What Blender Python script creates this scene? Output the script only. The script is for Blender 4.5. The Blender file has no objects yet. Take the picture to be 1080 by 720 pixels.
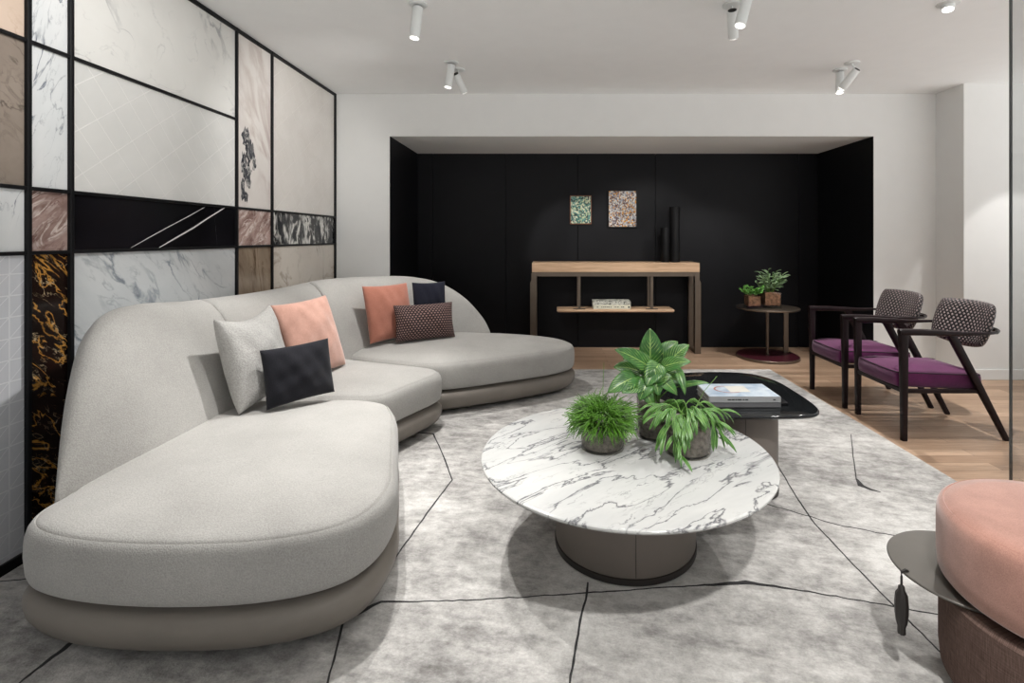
import bpy, bmesh, math, random
from mathutils import Vector, Matrix
random.seed(7)
sc = bpy.context.scene
COL = sc.collection
F, H, VX, VY = 545.0, 1.15, 580.0, 250.0
RZ = 0.012                                   # rug thickness
RT = 0.0137                                  # top of the rug's raised lines
CEIL = 2.39

def G(px, py, z=0.0):                        # pixel on a horizontal plane -> world
    d = F * (H - z) / (py - VY)
    return Vector(((px - VX) / F * d, d, z))
def W(px, py, d):                            # pixel at a depth -> world
    return Vector(((px - VX) / F * d, d, H - (py - VY) / F * d))

# ------------------------------------------------------------------ objects
def tag(o, label=None, cat=None, group=None, kind=None):
    if label: o['label'] = label
    if cat: o['category'] = cat
    if group: o['group'] = group
    if kind: o['kind'] = kind
    return o
def thing(name, loc, label, cat, group=None):
    o = bpy.data.objects.new(name, None); COL.objects.link(o)
    o.location = loc; o.empty_display_size = .1
    return tag(o, label, cat, group)
def origin_of(o):
    v = Vector((0, 0, 0))
    while o is not None:
        v += o.location; o = o.parent
    return v
def part(name, bm, mat, parent=None, loc=None, smooth=True, label=None, angle=40):
    """bm is in world coordinates; it is moved into the parent's frame"""
    off = origin_of(parent) if parent else (Vector(loc) if loc else Vector((0, 0, 0)))
    bmesh.ops.remove_doubles(bm, verts=bm.verts, dist=1e-6)
    bmesh.ops.recalc_face_normals(bm, faces=bm.faces)
    bmesh.ops.translate(bm, verts=bm.verts, vec=-off)
    me = bpy.data.meshes.new(name); bm.to_mesh(me); bm.free()
    for p in me.polygons: p.use_smooth = smooth
    if smooth:
        try: me.set_sharp_from_angle(angle=math.radians(angle))
        except Exception: pass
    if isinstance(mat, (list, tuple)):
        for m in mat: me.materials.append(m)
    else: me.materials.append(mat)
    o = bpy.data.objects.new(name, me); COL.objects.link(o)
    if parent: o.parent = parent
    elif loc: o.location = loc
    if label: o['label'] = label
    return o
def copy_tree(o, parent=None):
    c = o.copy(); COL.objects.link(c)
    if parent: c.parent = parent
    for ch in list(o.children): copy_tree(ch, c)
    return c

# ------------------------------------------------------------------ shapes
def box(bm, x0, x1, y0, y1, z0, z1, bev=0.0, seg=2, mi=0):
    r = bmesh.ops.create_cube(bm, size=1)
    vs = r['verts']
    for v in vs:
        v.co = Vector((x0 + (v.co.x + .5) * (x1 - x0), y0 + (v.co.y + .5) * (y1 - y0), z0 + (v.co.z + .5) * (z1 - z0)))
    fs = list({f for v in vs for f in v.link_faces})
    for f in fs: f.material_index = mi
    if bev > 0:
        es = list({e for v in vs for e in v.link_edges})
        bmesh.ops.bevel(bm, geom=es, offset=bev, segments=seg, affect='EDGES', profile=.5)
    return bm
def bbox(*a, **k): return box(bmesh.new(), *a, **k)
def loft(bm, rings, cap0=True, cap1=True, mi=0, closed=True):
    vr = [[bm.verts.new(p) for p in r] for r in rings]
    n = len(vr[0])
    for a, b in zip(vr, vr[1:]):
        for i in range(n if closed else n - 1):
            j = (i + 1) % n
            try:
                f = bm.faces.new((a[i], a[j], b[j], b[i])); f.material_index = mi
            except ValueError: pass
    if cap0: bm.faces.new(list(reversed(vr[0]))).material_index = mi
    if cap1: bm.faces.new(vr[-1]).material_index = mi
    return bm
def lathe(bm, c, prof, n=48, mi=0, cap0=True, cap1=True):
    """prof: list of (radius, z)"""
    rings = [[Vector((c[0] + r * math.cos(2 * math.pi * i / n), c[1] + r * math.sin(2 * math.pi * i / n), z)) for i in range(n)] for r, z in prof]
    return loft(bm, rings, cap0, cap1, mi)
def frame_of(d):
    d = d.normalized()
    up = Vector((0, 0, 1)) if abs(d.z) < .95 else Vector((1, 0, 0))
    s = d.cross(up).normalized(); return s, s.cross(d).normalized()
def tube(bm, pts, rad, n=8, mi=0):
    pts = [Vector(p) for p in pts]; rings = []
    for i, p in enumerate(pts):
        d = pts[min(i + 1, len(pts) - 1)] - pts[max(i - 1, 0)]
        s, u = frame_of(d); r = rad[i] if isinstance(rad, (list, tuple)) else rad
        rings.append([p + r * (math.cos(2 * math.pi * k / n) * s + math.sin(2 * math.pi * k / n) * u) for k in range(n)])
    return loft(bm, rings, mi=mi)
def sweep_rect(bm, pts, sizes, side, rnd=.25):
    """bar of rounded-rectangle section along pts; side = fixed lateral axis, sizes = (across side, across plane)"""
    side = Vector(side).normalized(); rings = []
    pts = [Vector(p) for p in pts]
    for i, p in enumerate(pts):
        a = (p - pts[i - 1]).normalized() if i else None
        b = (pts[i + 1] - p).normalized() if i < len(pts) - 1 else None
        d = (a + b).normalized() if a and b else (a or b)
        k = 1 / max(.5, d.dot(a)) if a and b else 1
        u = side.cross(d).normalized()
        w, h = sizes[i] if isinstance(sizes, list) else sizes
        c = rnd * min(w, h)
        sec = [(w/2, h/2 - c), (w/2 - c*.3, h/2 - c*.3), (w/2 - c, h/2), (-w/2 + c, h/2), (-w/2 + c*.3, h/2 - c*.3), (-w/2, h/2 - c),
               (-w/2, -h/2 + c), (-w/2 + c*.3, -h/2 + c*.3), (-w/2 + c, -h/2), (w/2 - c, -h/2), (w/2 - c*.3, -h/2 + c*.3), (w/2, -h/2 + c)]
        rings.append([p + side * x + u * (y * k) for x, y in sec])
    return loft(bm, rings)
def cr(pts, n, closed=True):
    """Catmull-Rom through pts (tuples of any length), n samples per span"""
    out = []; m = len(pts)
    for i in range(m if closed else m - 1):
        g = (lambda k: pts[k % m]) if closed else (lambda k: pts[max(0, min(m - 1, k))])
        p0, p1, p2, p3 = g(i - 1), g(i), g(i + 1), g(i + 2)
        for s in range(n):
            t = s / n
            out.append(tuple(.5 * (2 * b + (c - a) * t + (2 * a - 5 * b + 4 * c - d) * t * t + (3 * b - a - 3 * c + d) * t ** 3) for a, b, c, d in zip(p0, p1, p2, p3)))
    if not closed: out.append(tuple(pts[-1]))
    return out
def resample(poly, n):
    L = [0]
    m = len(poly)
    for i in range(m): L.append(L[-1] + math.dist(poly[i], poly[(i + 1) % m]))
    out = []; j = 0
    for k in range(n):
        s = L[-1] * k / n
        while L[j + 1] < s: j += 1
        t = (s - L[j]) / max(1e-9, L[j + 1] - L[j]); a, b = poly[j], poly[(j + 1) % m]
        out.append(tuple(x + (y - x) * t for x, y in zip(a, b)))
    return out
def ccw(p):
    a = sum(p[i][0] * p[(i + 1) % len(p)][1] - p[(i + 1) % len(p)][0] * p[i][1] for i in range(len(p)))
    return p if a > 0 else p[::-1]
def inset(p, d):
    n = len(p); out = []
    for i in range(n):
        a, b = p[i - 1], p[(i + 1) % n]
        tx, ty = b[0] - a[0], b[1] - a[1]; l = math.hypot(tx, ty) or 1
        out.append((p[i][0] - ty / l * d, p[i][1] + tx / l * d))
    return out
def pad(bm, outline, prof, pole=None, dome=0.0, steps=10, bottom=True):
    """outline ccw; prof = [(inset, z)...] from bottom to top edge; then rings shrinking to pole with a dome"""
    rings = [[Vector((x, y, z)) for x, y in inset(outline, d)] for d, z in prof]
    last = rings[-1]
    if pole:
        z1 = prof[-1][1]
        for s in [1 - k / steps for k in range(1, steps)] + [.03, .004]:
            rings.append([Vector((pole[0] + (p.x - pole[0]) * s, pole[1] + (p.y - pole[1]) * s, z1 + dome * (1 - s * s) ** .8)) for p in last])
        loft(bm, rings, cap0=bottom, cap1=True)
    else: loft(bm, rings, cap0=bottom, cap1=True)
    return bm

# ------------------------------------------------------------------ materials
def newmat(name):
    m = bpy.data.materials.new(name); m.use_nodes = True
    nt = m.node_tree; b = nt.nodes['Principled BSDF']
    return m, nt, b
def rgb(*c):
    return (c[0], c[1], c[2], 1)
def srgb(r, g, b):
    f = lambda v: (v / 255 / 12.92) if v / 255 <= .04045 else ((v / 255 + .055) / 1.055) ** 2.4
    return (f(r), f(g), f(b), 1)
class N:
    def __init__(s, nt): s.nt = nt
    def node(s, t, **kw):
        n = s.nt.nodes.new(t)
        for k, v in kw.items(): setattr(n, k, v)
        return n
    def link(s, a, b): s.nt.links.new(a, b)
    def val(s, sock, v):
        if hasattr(v, 'bl_rna') and isinstance(v, bpy.types.NodeSocket): s.link(v, sock)
        else: sock.default_value = v
    def math(s, op, a, b=0.0, c=None):
        n = s.node('ShaderNodeMath', operation=op)
        s.val(n.inputs[0], a); s.val(n.inputs[1], b)
        if c is not None: s.val(n.inputs[2], c)
        return n.outputs[0]
    def coord(s, kind='Object', scale=(1, 1, 1), rot=(0, 0, 0), loc=(0, 0, 0)):
        t = s.node('ShaderNodeTexCoord'); out = t.outputs[kind]
        if any(rot):
            m = s.node('ShaderNodeMapping'); m.inputs['Rotation'].default_value = rot; s.link(out, m.inputs['Vector']); out = m.outputs['Vector']
        m = s.node('ShaderNodeMapping'); m.inputs['Scale'].default_value = scale; m.inputs['Location'].default_value = loc
        s.link(out, m.inputs['Vector']); return m.outputs['Vector']
    def noise(s, vec, scale, detail=4, rough=.55, dist=0.0):
        n = s.node('ShaderNodeTexNoise'); s.link(vec, n.inputs['Vector'])
        n.inputs['Scale'].default_value = scale; n.inputs['Detail'].default_value = detail
        n.inputs['Roughness'].default_value = rough; n.inputs['Distortion'].default_value = dist
        return n.outputs['Fac']
    def ramp(s, fac, stops, interp='LINEAR'):
        n = s.node('ShaderNodeValToRGB'); n.color_ramp.interpolation = interp
        e = n.color_ramp.elements
        while len(e) < len(stops): e.new(.5)
        for k, (p, c) in enumerate(stops):
            e[k].position = p; e[k].color = c if len(c) == 4 else (*c, 1)
        s.val(n.inputs[0], fac); return n.outputs[0]
    def mix(s, fac, a, b, blend='MIX'):
        n = s.node('ShaderNodeMix', data_type='RGBA', blend_type=blend)
        s.val(n.inputs[0], fac); s.val(n.inputs[6], a); s.val(n.inputs[7], b)
        return n.outputs[2]
    def bump(s, h, b, strength=.3, dist=.01):
        n = s.node('ShaderNodeBump'); n.inputs['Strength'].default_value = strength; n.inputs['Distance'].default_value = dist
        s.link(h, n.inputs['Height']); s.link(n.outputs[0], b.inputs['Normal']); return n
def plain(name, col, rough=.5, metal=0.0, spec=.5, var=0.06, vscale=8, bump=0.0, bscale=200, coat=0, sheen=0):
    m, nt, b = newmat(name); n = N(nt)
    v = n.coord(); f = n.noise(v, vscale, 4)
    lo = tuple(max(0, c * (1 - var)) for c in col[:3]) + (1,); hi = tuple(min(1, c * (1 + var)) for c in col[:3]) + (1,)
    n.link(n.ramp(f, [(.3, lo), (.7, hi)]), b.inputs['Base Color'])
    b.inputs['Roughness'].default_value = rough; b.inputs['Metallic'].default_value = metal
    b.inputs['Specular IOR Level'].default_value = spec
    if coat: b.inputs['Coat Weight'].default_value = coat
    if sheen:
        b.inputs['Sheen Weight'].default_value = sheen; b.inputs['Sheen Roughness'].default_value = .4
    if bump:
        n.bump(n.noise(v, bscale, 2), b, bump, .002)
    return m
def marble(name, base, vein, base2=None, scale=1.6, stretch=(1, 1, 1), rot=(0, 0, 0), width=.035, fine=.5, rough=.18, seed=0, cloud=.5, dist=1.2, vein2=None, mask=(.4, .62)):
    m, nt, b = newmat(name); n = N(nt)
    v = n.coord(scale=stretch, rot=rot, loc=(seed * 3.1, seed * 1.7, seed * 2.3))
    cl = n.noise(v, scale * .9, 5, .6, .5)
    col = n.ramp(cl, [(.3, base), (.72, base2 or base)])
    def veins(sc_, w, dd):
        f = n.noise(v, sc_, 6, .55, dd)
        a = n.math('ABSOLUTE', n.math('SUBTRACT', f, .5))
        return n.ramp(a, [(0, (1, 1, 1)), (w, (0, 0, 0))])
    v1 = veins(scale, width, dist)
    mk = n.ramp(n.noise(v, scale * 1.3, 3), [(mask[0], (0, 0, 0)), (mask[1], (1, 1, 1))])
    col = n.mix(n.math('MULTIPLY', v1, mk), col, vein)
    v2 = veins(scale * 2.7, width * .8, dist * .7)
    mk2 = n.ramp(n.noise(v, scale * 1.9, 3), [(.45, (0, 0, 0)), (.7, (fine, fine, fine))])
    col = n.mix(n.math('MULTIPLY', v2, mk2), col, vein2 or vein)
    n.link(col, b.inputs['Base Color'])
    b.inputs['Roughness'].default_value = rough
    return m
def lattice_marble(name, base, base2, line, dirs, width=.04, rough=.3, bumpd=.004, seed=0, facet=0):
    """dirs: list of (ky, kz, phase); lines where frac(ky*y+kz*z) is near 0"""
    m, nt, b = newmat(name); n = N(nt)
    t = n.node('ShaderNodeTexCoord'); s = n.node('ShaderNodeSeparateXYZ'); n.link(t.outputs['Object'], s.inputs[0])
    v = n.coord(loc=(seed, seed * 2, 0)); cl = n.noise(v, 3, 5, .6, .6)
    col = n.ramp(cl, [(.3, base), (.7, base2)])
    acc = None
    for ky, kz, ph in dirs:
        e = n.math('ADD', n.math('MULTIPLY', s.outputs[1], ky), n.math('MULTIPLY_ADD', s.outputs[2], kz, ph))
        fr = n.math('FRACT', e)
        a = n.math('ABSOLUTE', n.math('SUBTRACT', fr, .5))
        g = n.math('GREATER_THAN', a, .5 - width)
        acc = g if acc is None else n.math('MAXIMUM', acc, g)
    n.link(n.mix(acc, col, line), b.inputs['Base Color'])
    n.bump(acc, b, .6, bumpd)
    b.inputs['Roughness'].default_value = rough
    return m
def wood(name, c1, c2, axis=0, scale=4, rough=.45):
    m, nt, b = newmat(name); n = N(nt)
    st = [14, 14, 14]; st[axis] = .9
    v = n.coord(scale=st); f = n.noise(v, scale, 6, .6, .4)
    n.link(n.ramp(f, [(.3, c1), (.7, c2)]), b.inputs['Base Color'])
    b.inputs['Roughness'].default_value = rough
    n.bump(f, b, .1, .002); return m
def fabric(name, c1, c2, rough=.9, scale=260, bump=.5, sheen=.2, blotch=3, bd=.003):
    m, nt, b = newmat(name); n = N(nt)
    v = n.coord(); f = n.noise(v, scale, 2, .6); g = n.noise(v, blotch, 4, .6)
    mx = n.math('ADD', n.math('MULTIPLY', f, .55), n.math('MULTIPLY', g, .45))
    n.link(n.ramp(mx, [(.36, c1), (.64, c2)]), b.inputs['Base Color'])
    b.inputs['Roughness'].default_value = rough; b.inputs['Specular IOR Level'].default_value = .15
    b.inputs['Sheen Weight'].default_value = sheen
    n.bump(f, b, bump, bd); return m

M = {}
M['white'] = plain('white_paint', rgb(.76, .76, .745), .85, var=.01, spec=.2)
M['ceil'] = plain('ceiling_paint', rgb(.87, .875, .87), .9, var=.01, spec=.2)
M['black_panel'] = plain('black_panel', rgb(.006, .006, .0075), .5, var=.1, spec=.18)
M['black_metal'] = plain('black_metal', rgb(.006, .006, .007), .45, spec=.18)
M['bronze'] = plain('bronze_metal', rgb(.17, .135, .105), .38, metal=.75, var=.08)
M['taupe'] = plain('taupe_leather', rgb(.17, .145, .125), .5, var=.05, bump=.1, bscale=300)
M['plinth'] = plain('dark_plinth', rgb(.025, .02, .018), .45)
M['sofa'] = fabric('sofa_boucle', rgb(.325, .315, .298), rgb(.455, .443, .42), scale=230, bump=.4, bd=.003)
M['sofa_base'] = plain('sofa_base_leather', rgb(.215, .192, .168), .5, var=.05, spec=.35, bump=.06, bscale=400)
M['steel'] = plain('brushed_steel', rgb(.4, .39, .37), .3, metal=1)
M['dark_wood'] = plain('dark_wood', rgb(.010, .0045, .0055), .4, var=.3, spec=.22)
M['velvet'] = fabric('purple_velvet', rgb(.062, .007, .044), rgb(.12, .016, .085), scale=300, bump=.12, sheen=.3, blotch=9)
M['piping'] = plain('dark_piping', rgb(.02, .006, .016), .7)
M['fixture'] = plain('fixture_paint', rgb(.72, .74, .73), .5, var=.01)
M['oak'] = wood('pale_oak', rgb(.46, .29, .17), rgb(.66, .45, .29), 0)
M['pink_velvet'] = fabric('pink_velvet', rgb(.34, .175, .135), rgb(.49, .265, .21), scale=420, bump=.15, sheen=.5, blotch=14)
M['pillow_pink'] = fabric('pillow_pink_velvet', rgb(.40, .215, .165), rgb(.58, .335, .265), scale=420, bump=.15, sheen=.4, blotch=14)
M['pillow_coral'] = fabric('pillow_coral', rgb(.38, .145, .10), rgb(.52, .22, .155), scale=420, bump=.15, sheen=.4, blotch=10)
M['pillow_black'] = fabric('pillow_black', rgb(.008, .008, .011), rgb(.018, .018, .023), scale=300, bump=.2, sheen=.1)
M['pillow_navy'] = fabric('pillow_navy', rgb(.010, .011, .020), rgb(.02, .021, .034), scale=300, bump=.2, sheen=.1)
M['pillow_gray'] = fabric('pillow_gray', rgb(.33, .32, .305), rgb(.49, .48, .46), scale=150, bump=.6, bd=.005)
M['brown_fabric'] = None
M['burgundy'] = plain('burgundy_lacquer', rgb(.05, .008, .014), .35, var=.1)
M['soil'] = plain('soil', rgb(.27, .25, .23), .95, var=.5, vscale=60, bump=.6, bscale=80)
M['bark_soil'] = plain('bark_soil', rgb(.27, .125, .075), .9, var=.6, vscale=40, bump=.6, bscale=60)
M['vase_black'] = plain('black_vase', rgb(.004, .004, .0045), .6, spec=.2, var=.2, bump=.5, bscale=120)
M['vase_grey'] = M['vase_black']
M['paper'] = plain('paper_edges', rgb(.55, .54, .5), .8, var=.1, vscale=80)
M['dark_leather'] = plain('dark_leather', rgb(.022, .019, .017), .5, var=.2, bump=.2)
M['tray'] = plain('tray_metal', rgb(.17, .16, .145), .42, metal=.7, var=.05)

# brown woven fabric of the pouf body
def woven_brown():
    m, nt, b = newmat('brown_woven_fabric'); n = N(nt)
    t = n.node('ShaderNodeTexCoord'); s = n.node('ShaderNodeSeparateXYZ'); n.link(t.outputs['Object'], s.inputs[0])
    ang = n.math('ARCTAN2', s.outputs[1], s.outputs[0])
    cmb = n.node('ShaderNodeCombineXYZ'); n.link(n.math('MULTIPLY', ang, 60), cmb.inputs[0]); n.link(n.math('MULTIPLY', s.outputs[2], 12), cmb.inputs[1])
    f = n.noise(cmb.outputs[0], 2.2, 4, .7)
    cm2 = n.node('ShaderNodeCombineXYZ'); n.link(n.math('MULTIPLY', ang, 3), cm2.inputs[0]); n.link(n.math('MULTIPLY', s.outputs[2], 260), cm2.inputs[1])
    f2 = n.noise(cm2.outputs[0], 1.5, 3, .7)
    mx = n.math('ADD', n.math('MULTIPLY', f, .6), n.math('MULTIPLY', f2, .4))
    n.link(n.ramp(mx, [(.36, rgb(.075, .047, .039)), (.64, rgb(.20, .135, .112))]), b.inputs['Base Color'])
    b.inputs['Roughness'].default_value = .9; b.inputs['Specular IOR Level'].default_value = .1
    n.bump(mx, b, .5, .003); return m
M['brown_fabric'] = woven_brown()

def clear(name, tint, refl=.12, rough=.02):
    m, nt, b = newmat(name); n = N(nt)
    nt.nodes.remove(b); out = nt.nodes['Material Output']
    tr = n.node('ShaderNodeBsdfTransparent'); tr.inputs[0].default_value = tint
    gl = n.node('ShaderNodeBsdfGlossy'); gl.inputs['Roughness'].default_value = rough
    fr = n.node('ShaderNodeFresnel'); fr.inputs[0].default_value = 1.5
    mx = n.node('ShaderNodeMixShader'); ge = n.node('ShaderNodeNewGeometry')
    n.link(n.math('MULTIPLY', fr.outputs[0], n.math('SUBTRACT', 1.0, ge.outputs['Backfacing'])), mx.inputs[0])
    n.link(tr.outputs[0], mx.inputs[1]); n.link(gl.outputs[0], mx.inputs[2]); n.link(mx.outputs[0], out.inputs[0])
    return m
M['glass'] = clear('partition_glass', (.86, .87, .87, 1))
M['pot_glass'] = clear('pot_glass', (.80, .79, .77, 1))
M['clear_glass'] = clear('clear_glass', (.9, .92, .9, 1))

# black glass table top
M['black_glass'] = plain('black_stone_gloss', rgb(.010, .011, .012), .07, var=.3, spec=.5)

# lens (the lamp face gives off light)
def lens_mat():
    m, nt, b = newmat('lamp_lens'); b.inputs['Emission Color'].default_value = (1, .96, .9, 1); b.inputs['Emission Strength'].default_value = 3.5
    return m
M['lens'] = lens_mat()

def planks():
    m, nt, b = newmat('oak_planks'); n = N(nt)
    v = n.coord()
    br = n.node('ShaderNodeTexBrick'); n.link(v, br.inputs['Vector'])
    br.offset = .37; br.inputs['Scale'].default_value = 1; br.inputs['Brick Width'].default_value = .85; br.inputs['Row Height'].default_value = .085
    br.inputs['Mortar Size'].default_value = .0012; br.inputs['Mortar Smooth'].default_value = .2; br.inputs['Bias'].default_value = -.1
    br.inputs['Color1'].default_value = rgb(.56, .39, .27); br.inputs['Color2'].default_value = rgb(.36, .235, .155); br.inputs['Mortar'].default_value = rgb(.14, .085, .05)
    g = n.noise(n.coord(scale=(1.2, 16, 1)), 5, 6, .6, .6)
    col = n.mix(.8, br.outputs['Color'], n.ramp(g, [(.3, rgb(.62, .58, .55)), (.7, rgb(1.0, 1.0, 1.0))]), 'MULTIPLY')
    n.link(col, b.inputs['Base Color']); b.inputs['Roughness'].default_value = .42
    n.bump(br.outputs['Fac'], b, -.2, .002); return m
M['planks'] = planks()

def rug_mat():
    m, nt, b = newmat('rug_pile'); n = N(nt)
    v = n.coord(scale=(1, 1.7, 1)); v0 = n.coord()
    a = n.noise(v, 1.1, 6, .6, .15); c = n.noise(v, 5.0, 11, .78, .1); f = n.noise(v0, 150, 2); h = n.noise(n.coord(scale=(1, 3.2, 1), rot=(0, 0, .25)), 7, 8, .75, .2)
    q = n.noise(v0, 26, 7, .75)
    mx = n.math('ADD', n.math('ADD', n.math('MULTIPLY', a, .36), n.math('MULTIPLY', c, .26)), n.math('ADD', n.math('MULTIPLY', h, .2), n.math('MULTIPLY', q, .18)))
    col = n.ramp(mx, [(.40, rgb(.17, .16, .152)), (.455, rgb(.31, .30, .288)), (.505, rgb(.47, .455, .436)), (.565, rgb(.66, .645, .62))])
    col = n.mix(.3, col, n.ramp(f, [(.3, rgb(.6, .6, .6)), (.7, rgb(1, 1, 1))]), 'MULTIPLY')
    n.link(col, b.inputs['Base Color']); b.inputs['Roughness'].default_value = .85; b.inputs['Specular IOR Level'].default_value = .2
    n.bump(n.math('ADD', f, n.math('MULTIPLY', c, 1.5)), b, .5, .006); return m
M['rug'] = rug_mat()
M['crack'] = plain('rug_dark_line', rgb(.03, .029, .03), .95, var=.3, vscale=30)

# ------------------------------------------------------------------ the setting
XL = -1.86
YW, YB = 4.47, 5.40
floor = tag(part('floor', bbox(-2.2, 4.6, -1.3, 5.6, -.06, 0), M['planks'], smooth=False), 'oak plank floor running across the room', 'floor', kind='structure')
tag(part('ceiling', bbox(-2.2, 5.2, -3.0, 5.6, CEIL, CEIL + .08), M['ceil'], smooth=False), 'plain white ceiling', 'ceiling', kind='structure')
bm = bmesh.new()
box(bm, -2.2, -1.386, YW, YW + .1, 0, CEIL); box(bm, -1.386, 2.80, YW, YW + .1, 2.022, CEIL); box(bm, 2.80, 3.34, YW, YW + .1, 0, CEIL)
box(bm, 3.34, 5.2, 4.17, YW + .1, 0, CEIL)
tag(part('wall_back', bm, M['white'], smooth=False), 'white wall with the opening of the black alcove', 'wall', kind='structure')
bm = bmesh.new(); box(bm, -1.386, 2.80, YW + .1, 5.5, 2.022, 2.1)
tag(part('ceiling', bm, M['white'], smooth=False), 'white soffit of the black alcove', 'ceiling', kind='structure')
alc = bpy.data.objects.new('wall_alcove', None); COL.objects.link(alc); tag(alc, 'black panelled walls lining the alcove', 'wall', kind='structure')
xs = [(-1.386, -1.225), (-1.221, -.46), (-.456, .29), (.294, 1.10), (1.104, 2.60), (2.604, 2.80)]
part('backing', bbox(-1.5, 2.9, 5.415, 5.45, 0, 2.05), M['black_panel'], alc, smooth=False)
for i, (a, b_) in enumerate(xs):
    part('wall_panel', bbox(a, b_, YB, 5.414, .0, 2.022, .0015, 1), M['black_panel'], alc, smooth=False)
part('side_panel', bbox(-1.43, -1.382, YW + .001, 5.399, 0, 2.0215), M['black_panel'], alc, smooth=False)
part('side_panel', bbox(2.796, 2.84, YW + .001, 5.399, 0, 2.0215), M['black_panel'], alc, smooth=False)
tag(part('baseboard_right', bbox(3.33, 5.2, 4.158, 4.169, 0, .085, .003, 1), M['white'], smooth=False), 'white baseboard at the foot of the white wall', 'baseboard', kind='structure')

M['edge_grey'] = plain('edge_grey', rgb(.07, .072, .072), .35)
# glass partition on the right
gw = bpy.data.objects.new('wall_right', None); COL.objects.link(gw); gw.location = (2.136, 1.2, 0)
tag(gw, 'clear glass partition with a thin dark vertical edge', 'glass partition', kind='structure')
part('glass_pane', bbox(2.131, 2.141, -.6, 2.392, 0.0, CEIL), M['glass'], gw, smooth=False)
part('edge_profile', bbox(2.1305, 2.1415, 2.392, 2.398, 0.0, CEIL), M['edge_grey'], gw, smooth=False)

# stone panel wall on the left
wl = bpy.data.objects.new('wall_left', None); COL.objects.link(wl)
tag(wl, 'wall of framed marble and stone panels behind the sofa', 'wall', kind='structure')
part('backing', bbox(-2.2, XL - .02, -3, YW, 0, CEIL), M['black_metal'], wl, smooth=False)
Z1, Z2, Z3 = 1.093, 1.324, 1.847
ZT = CEIL - .012
Y = [-.2, 1.0, 1.836, 2.0, 3.058, 3.448, 4.455]
white1 = marble('marble_white_cloud', srgb(214, 213, 209), srgb(120, 122, 128), srgb(226, 225, 221), 1.7, rot=(.6, 0, 0), width=.02, fine=.5, seed=1, mask=(.5, .68))
white2 = marble('marble_white_streak', srgb(208, 211, 212), srgb(96, 104, 118), srgb(220, 221, 221), 4.2, stretch=(1, 2.6, .8), rot=(.25, 0, 0), width=.022, fine=.7, seed=2, mask=(.5, .64), dist=.6)
carrara = marble('marble_grey_white', srgb(205, 207, 207), srgb(120, 128, 136), srgb(184, 188, 190), 3.4, stretch=(1, .55, 1.7), rot=(.75, 0, 0), width=.03, fine=.7, seed=3, dist=.6, mask=(.45, .62))
beige = marble('marble_beige', srgb(190, 180, 168), srgb(150, 138, 126), srgb(204, 197, 188), 2.2, seed=4, width=.03)
pinkbeige = marble('marble_pink_beige', srgb(206, 186, 170), srgb(160, 132, 114), srgb(190, 170, 152), 2.2, stretch=(1, 1, 2), rot=(.7, 0, 0), seed=5, width=.06)
brown = marble('stone_brown_grey', srgb(120, 108, 98), srgb(80, 70, 62), srgb(150, 138, 127), 3.5, rot=(.9, 0, 0), stretch=(1, 1, 1.6), width=.035, fine=.6, seed=6, rough=.35)
brown2 = marble('stone_brown', srgb(122, 106, 90), srgb(84, 66, 50), srgb(152, 136, 118), 3.0, stretch=(1, 2.5, .8), rot=(-.3, 0, 0), width=.05, seed=7)
red = marble('marble_red', srgb(104, 78, 72), srgb(212, 198, 190), srgb(184, 160, 152), 9, rot=(-.7, 0, 0), stretch=(1, .7, 1.8), width=.06, fine=1, seed=8, vein2=srgb(92, 56, 50))
gold = marble('marble_black_gold', srgb(14, 10, 9), srgb(206, 150, 70), srgb(38, 20, 16), 7.5, rot=(.8, 0, 0), stretch=(1, .6, 1.5), width=.017, fine=1, seed=9, vein2=srgb(222, 200, 160), mask=(.28, .46), dist=.5)
figure = marble('marble_pale_pink', srgb(206, 200, 195), srgb(186, 174, 168), srgb(216, 211, 206), 1.8, stretch=(1, 1.4, .5), rot=(-.5, 0, 0), width=.06, seed=10)
bw = marble('marble_black_white', srgb(20, 22, 26), srgb(214, 212, 206), srgb(26, 28, 33), 5.0, stretch=(1, 1.3, .6), rot=(-.2, 0, 0), width=.07, fine=1, seed=11, mask=(.44, .5), dist=.9)
black = plain('marble_black', rgb(.006, .0055, .0075), .2, var=.5, vscale=3, spec=.25)
lat1 = lattice_marble('marble_white_diamond', srgb(206, 206, 203), srgb(219, 218, 215), srgb(226, 225, 222), [(7.6, 6.6, .1), (-3.9, 5.5, .3)], .016, seed=3)
lat2 = lattice_marble('marble_ivory_diamond', srgb(204, 199, 193), srgb(217, 213, 208), srgb(222, 218, 213), [(7.6, 6.6, .1), (-3.9, 5.5, .3)], .014, seed=6)
tri = lattice_marble('tile_white_triangle', srgb(196, 198, 203), srgb(210, 211, 215), srgb(222, 223, 226), [(13.5, 0, 0), (0, 13.5, .2), (13.5, -13.5, -.2)], .03, bumpd=.006, seed=1, rough=.4)
def stone(y0, y1, z0, z1, mat, label, dx=0.0):
    return part('stone_panel', bbox(XL - .02, XL + dx, y0 + .001, y1 - .001, z0 + .001, z1 - .001, .0012, 1), mat, wl, smooth=False, label=label)
stone(Y[0], Y[1], 0.03, Z1, carrara, 'grey white marble panel'); stone(Y[0], Y[1], Z1, ZT, white1, 'large white marble panel')
stone(Y[1], Y[2], Z3, ZT, pinkbeige, 'pinkish beige marble panel at the top'); stone(Y[1], Y[2], Z2, Z3, brown, 'brown grey stone panel')
stone(Y[1], Y[2], Z1, Z2, white2, 'white marble panel with faint grey veins'); stone(Y[1], Y[2], .03, Z1, tri, 'white tile panel with raised triangle pattern')
stone(Y[2], Y[3], Z3, ZT, white2, 'narrow white veined marble panel at the top'); stone(Y[2], Y[3], Z2, Z3, white2, 'narrow white marble panel with dark streaks')
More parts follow.
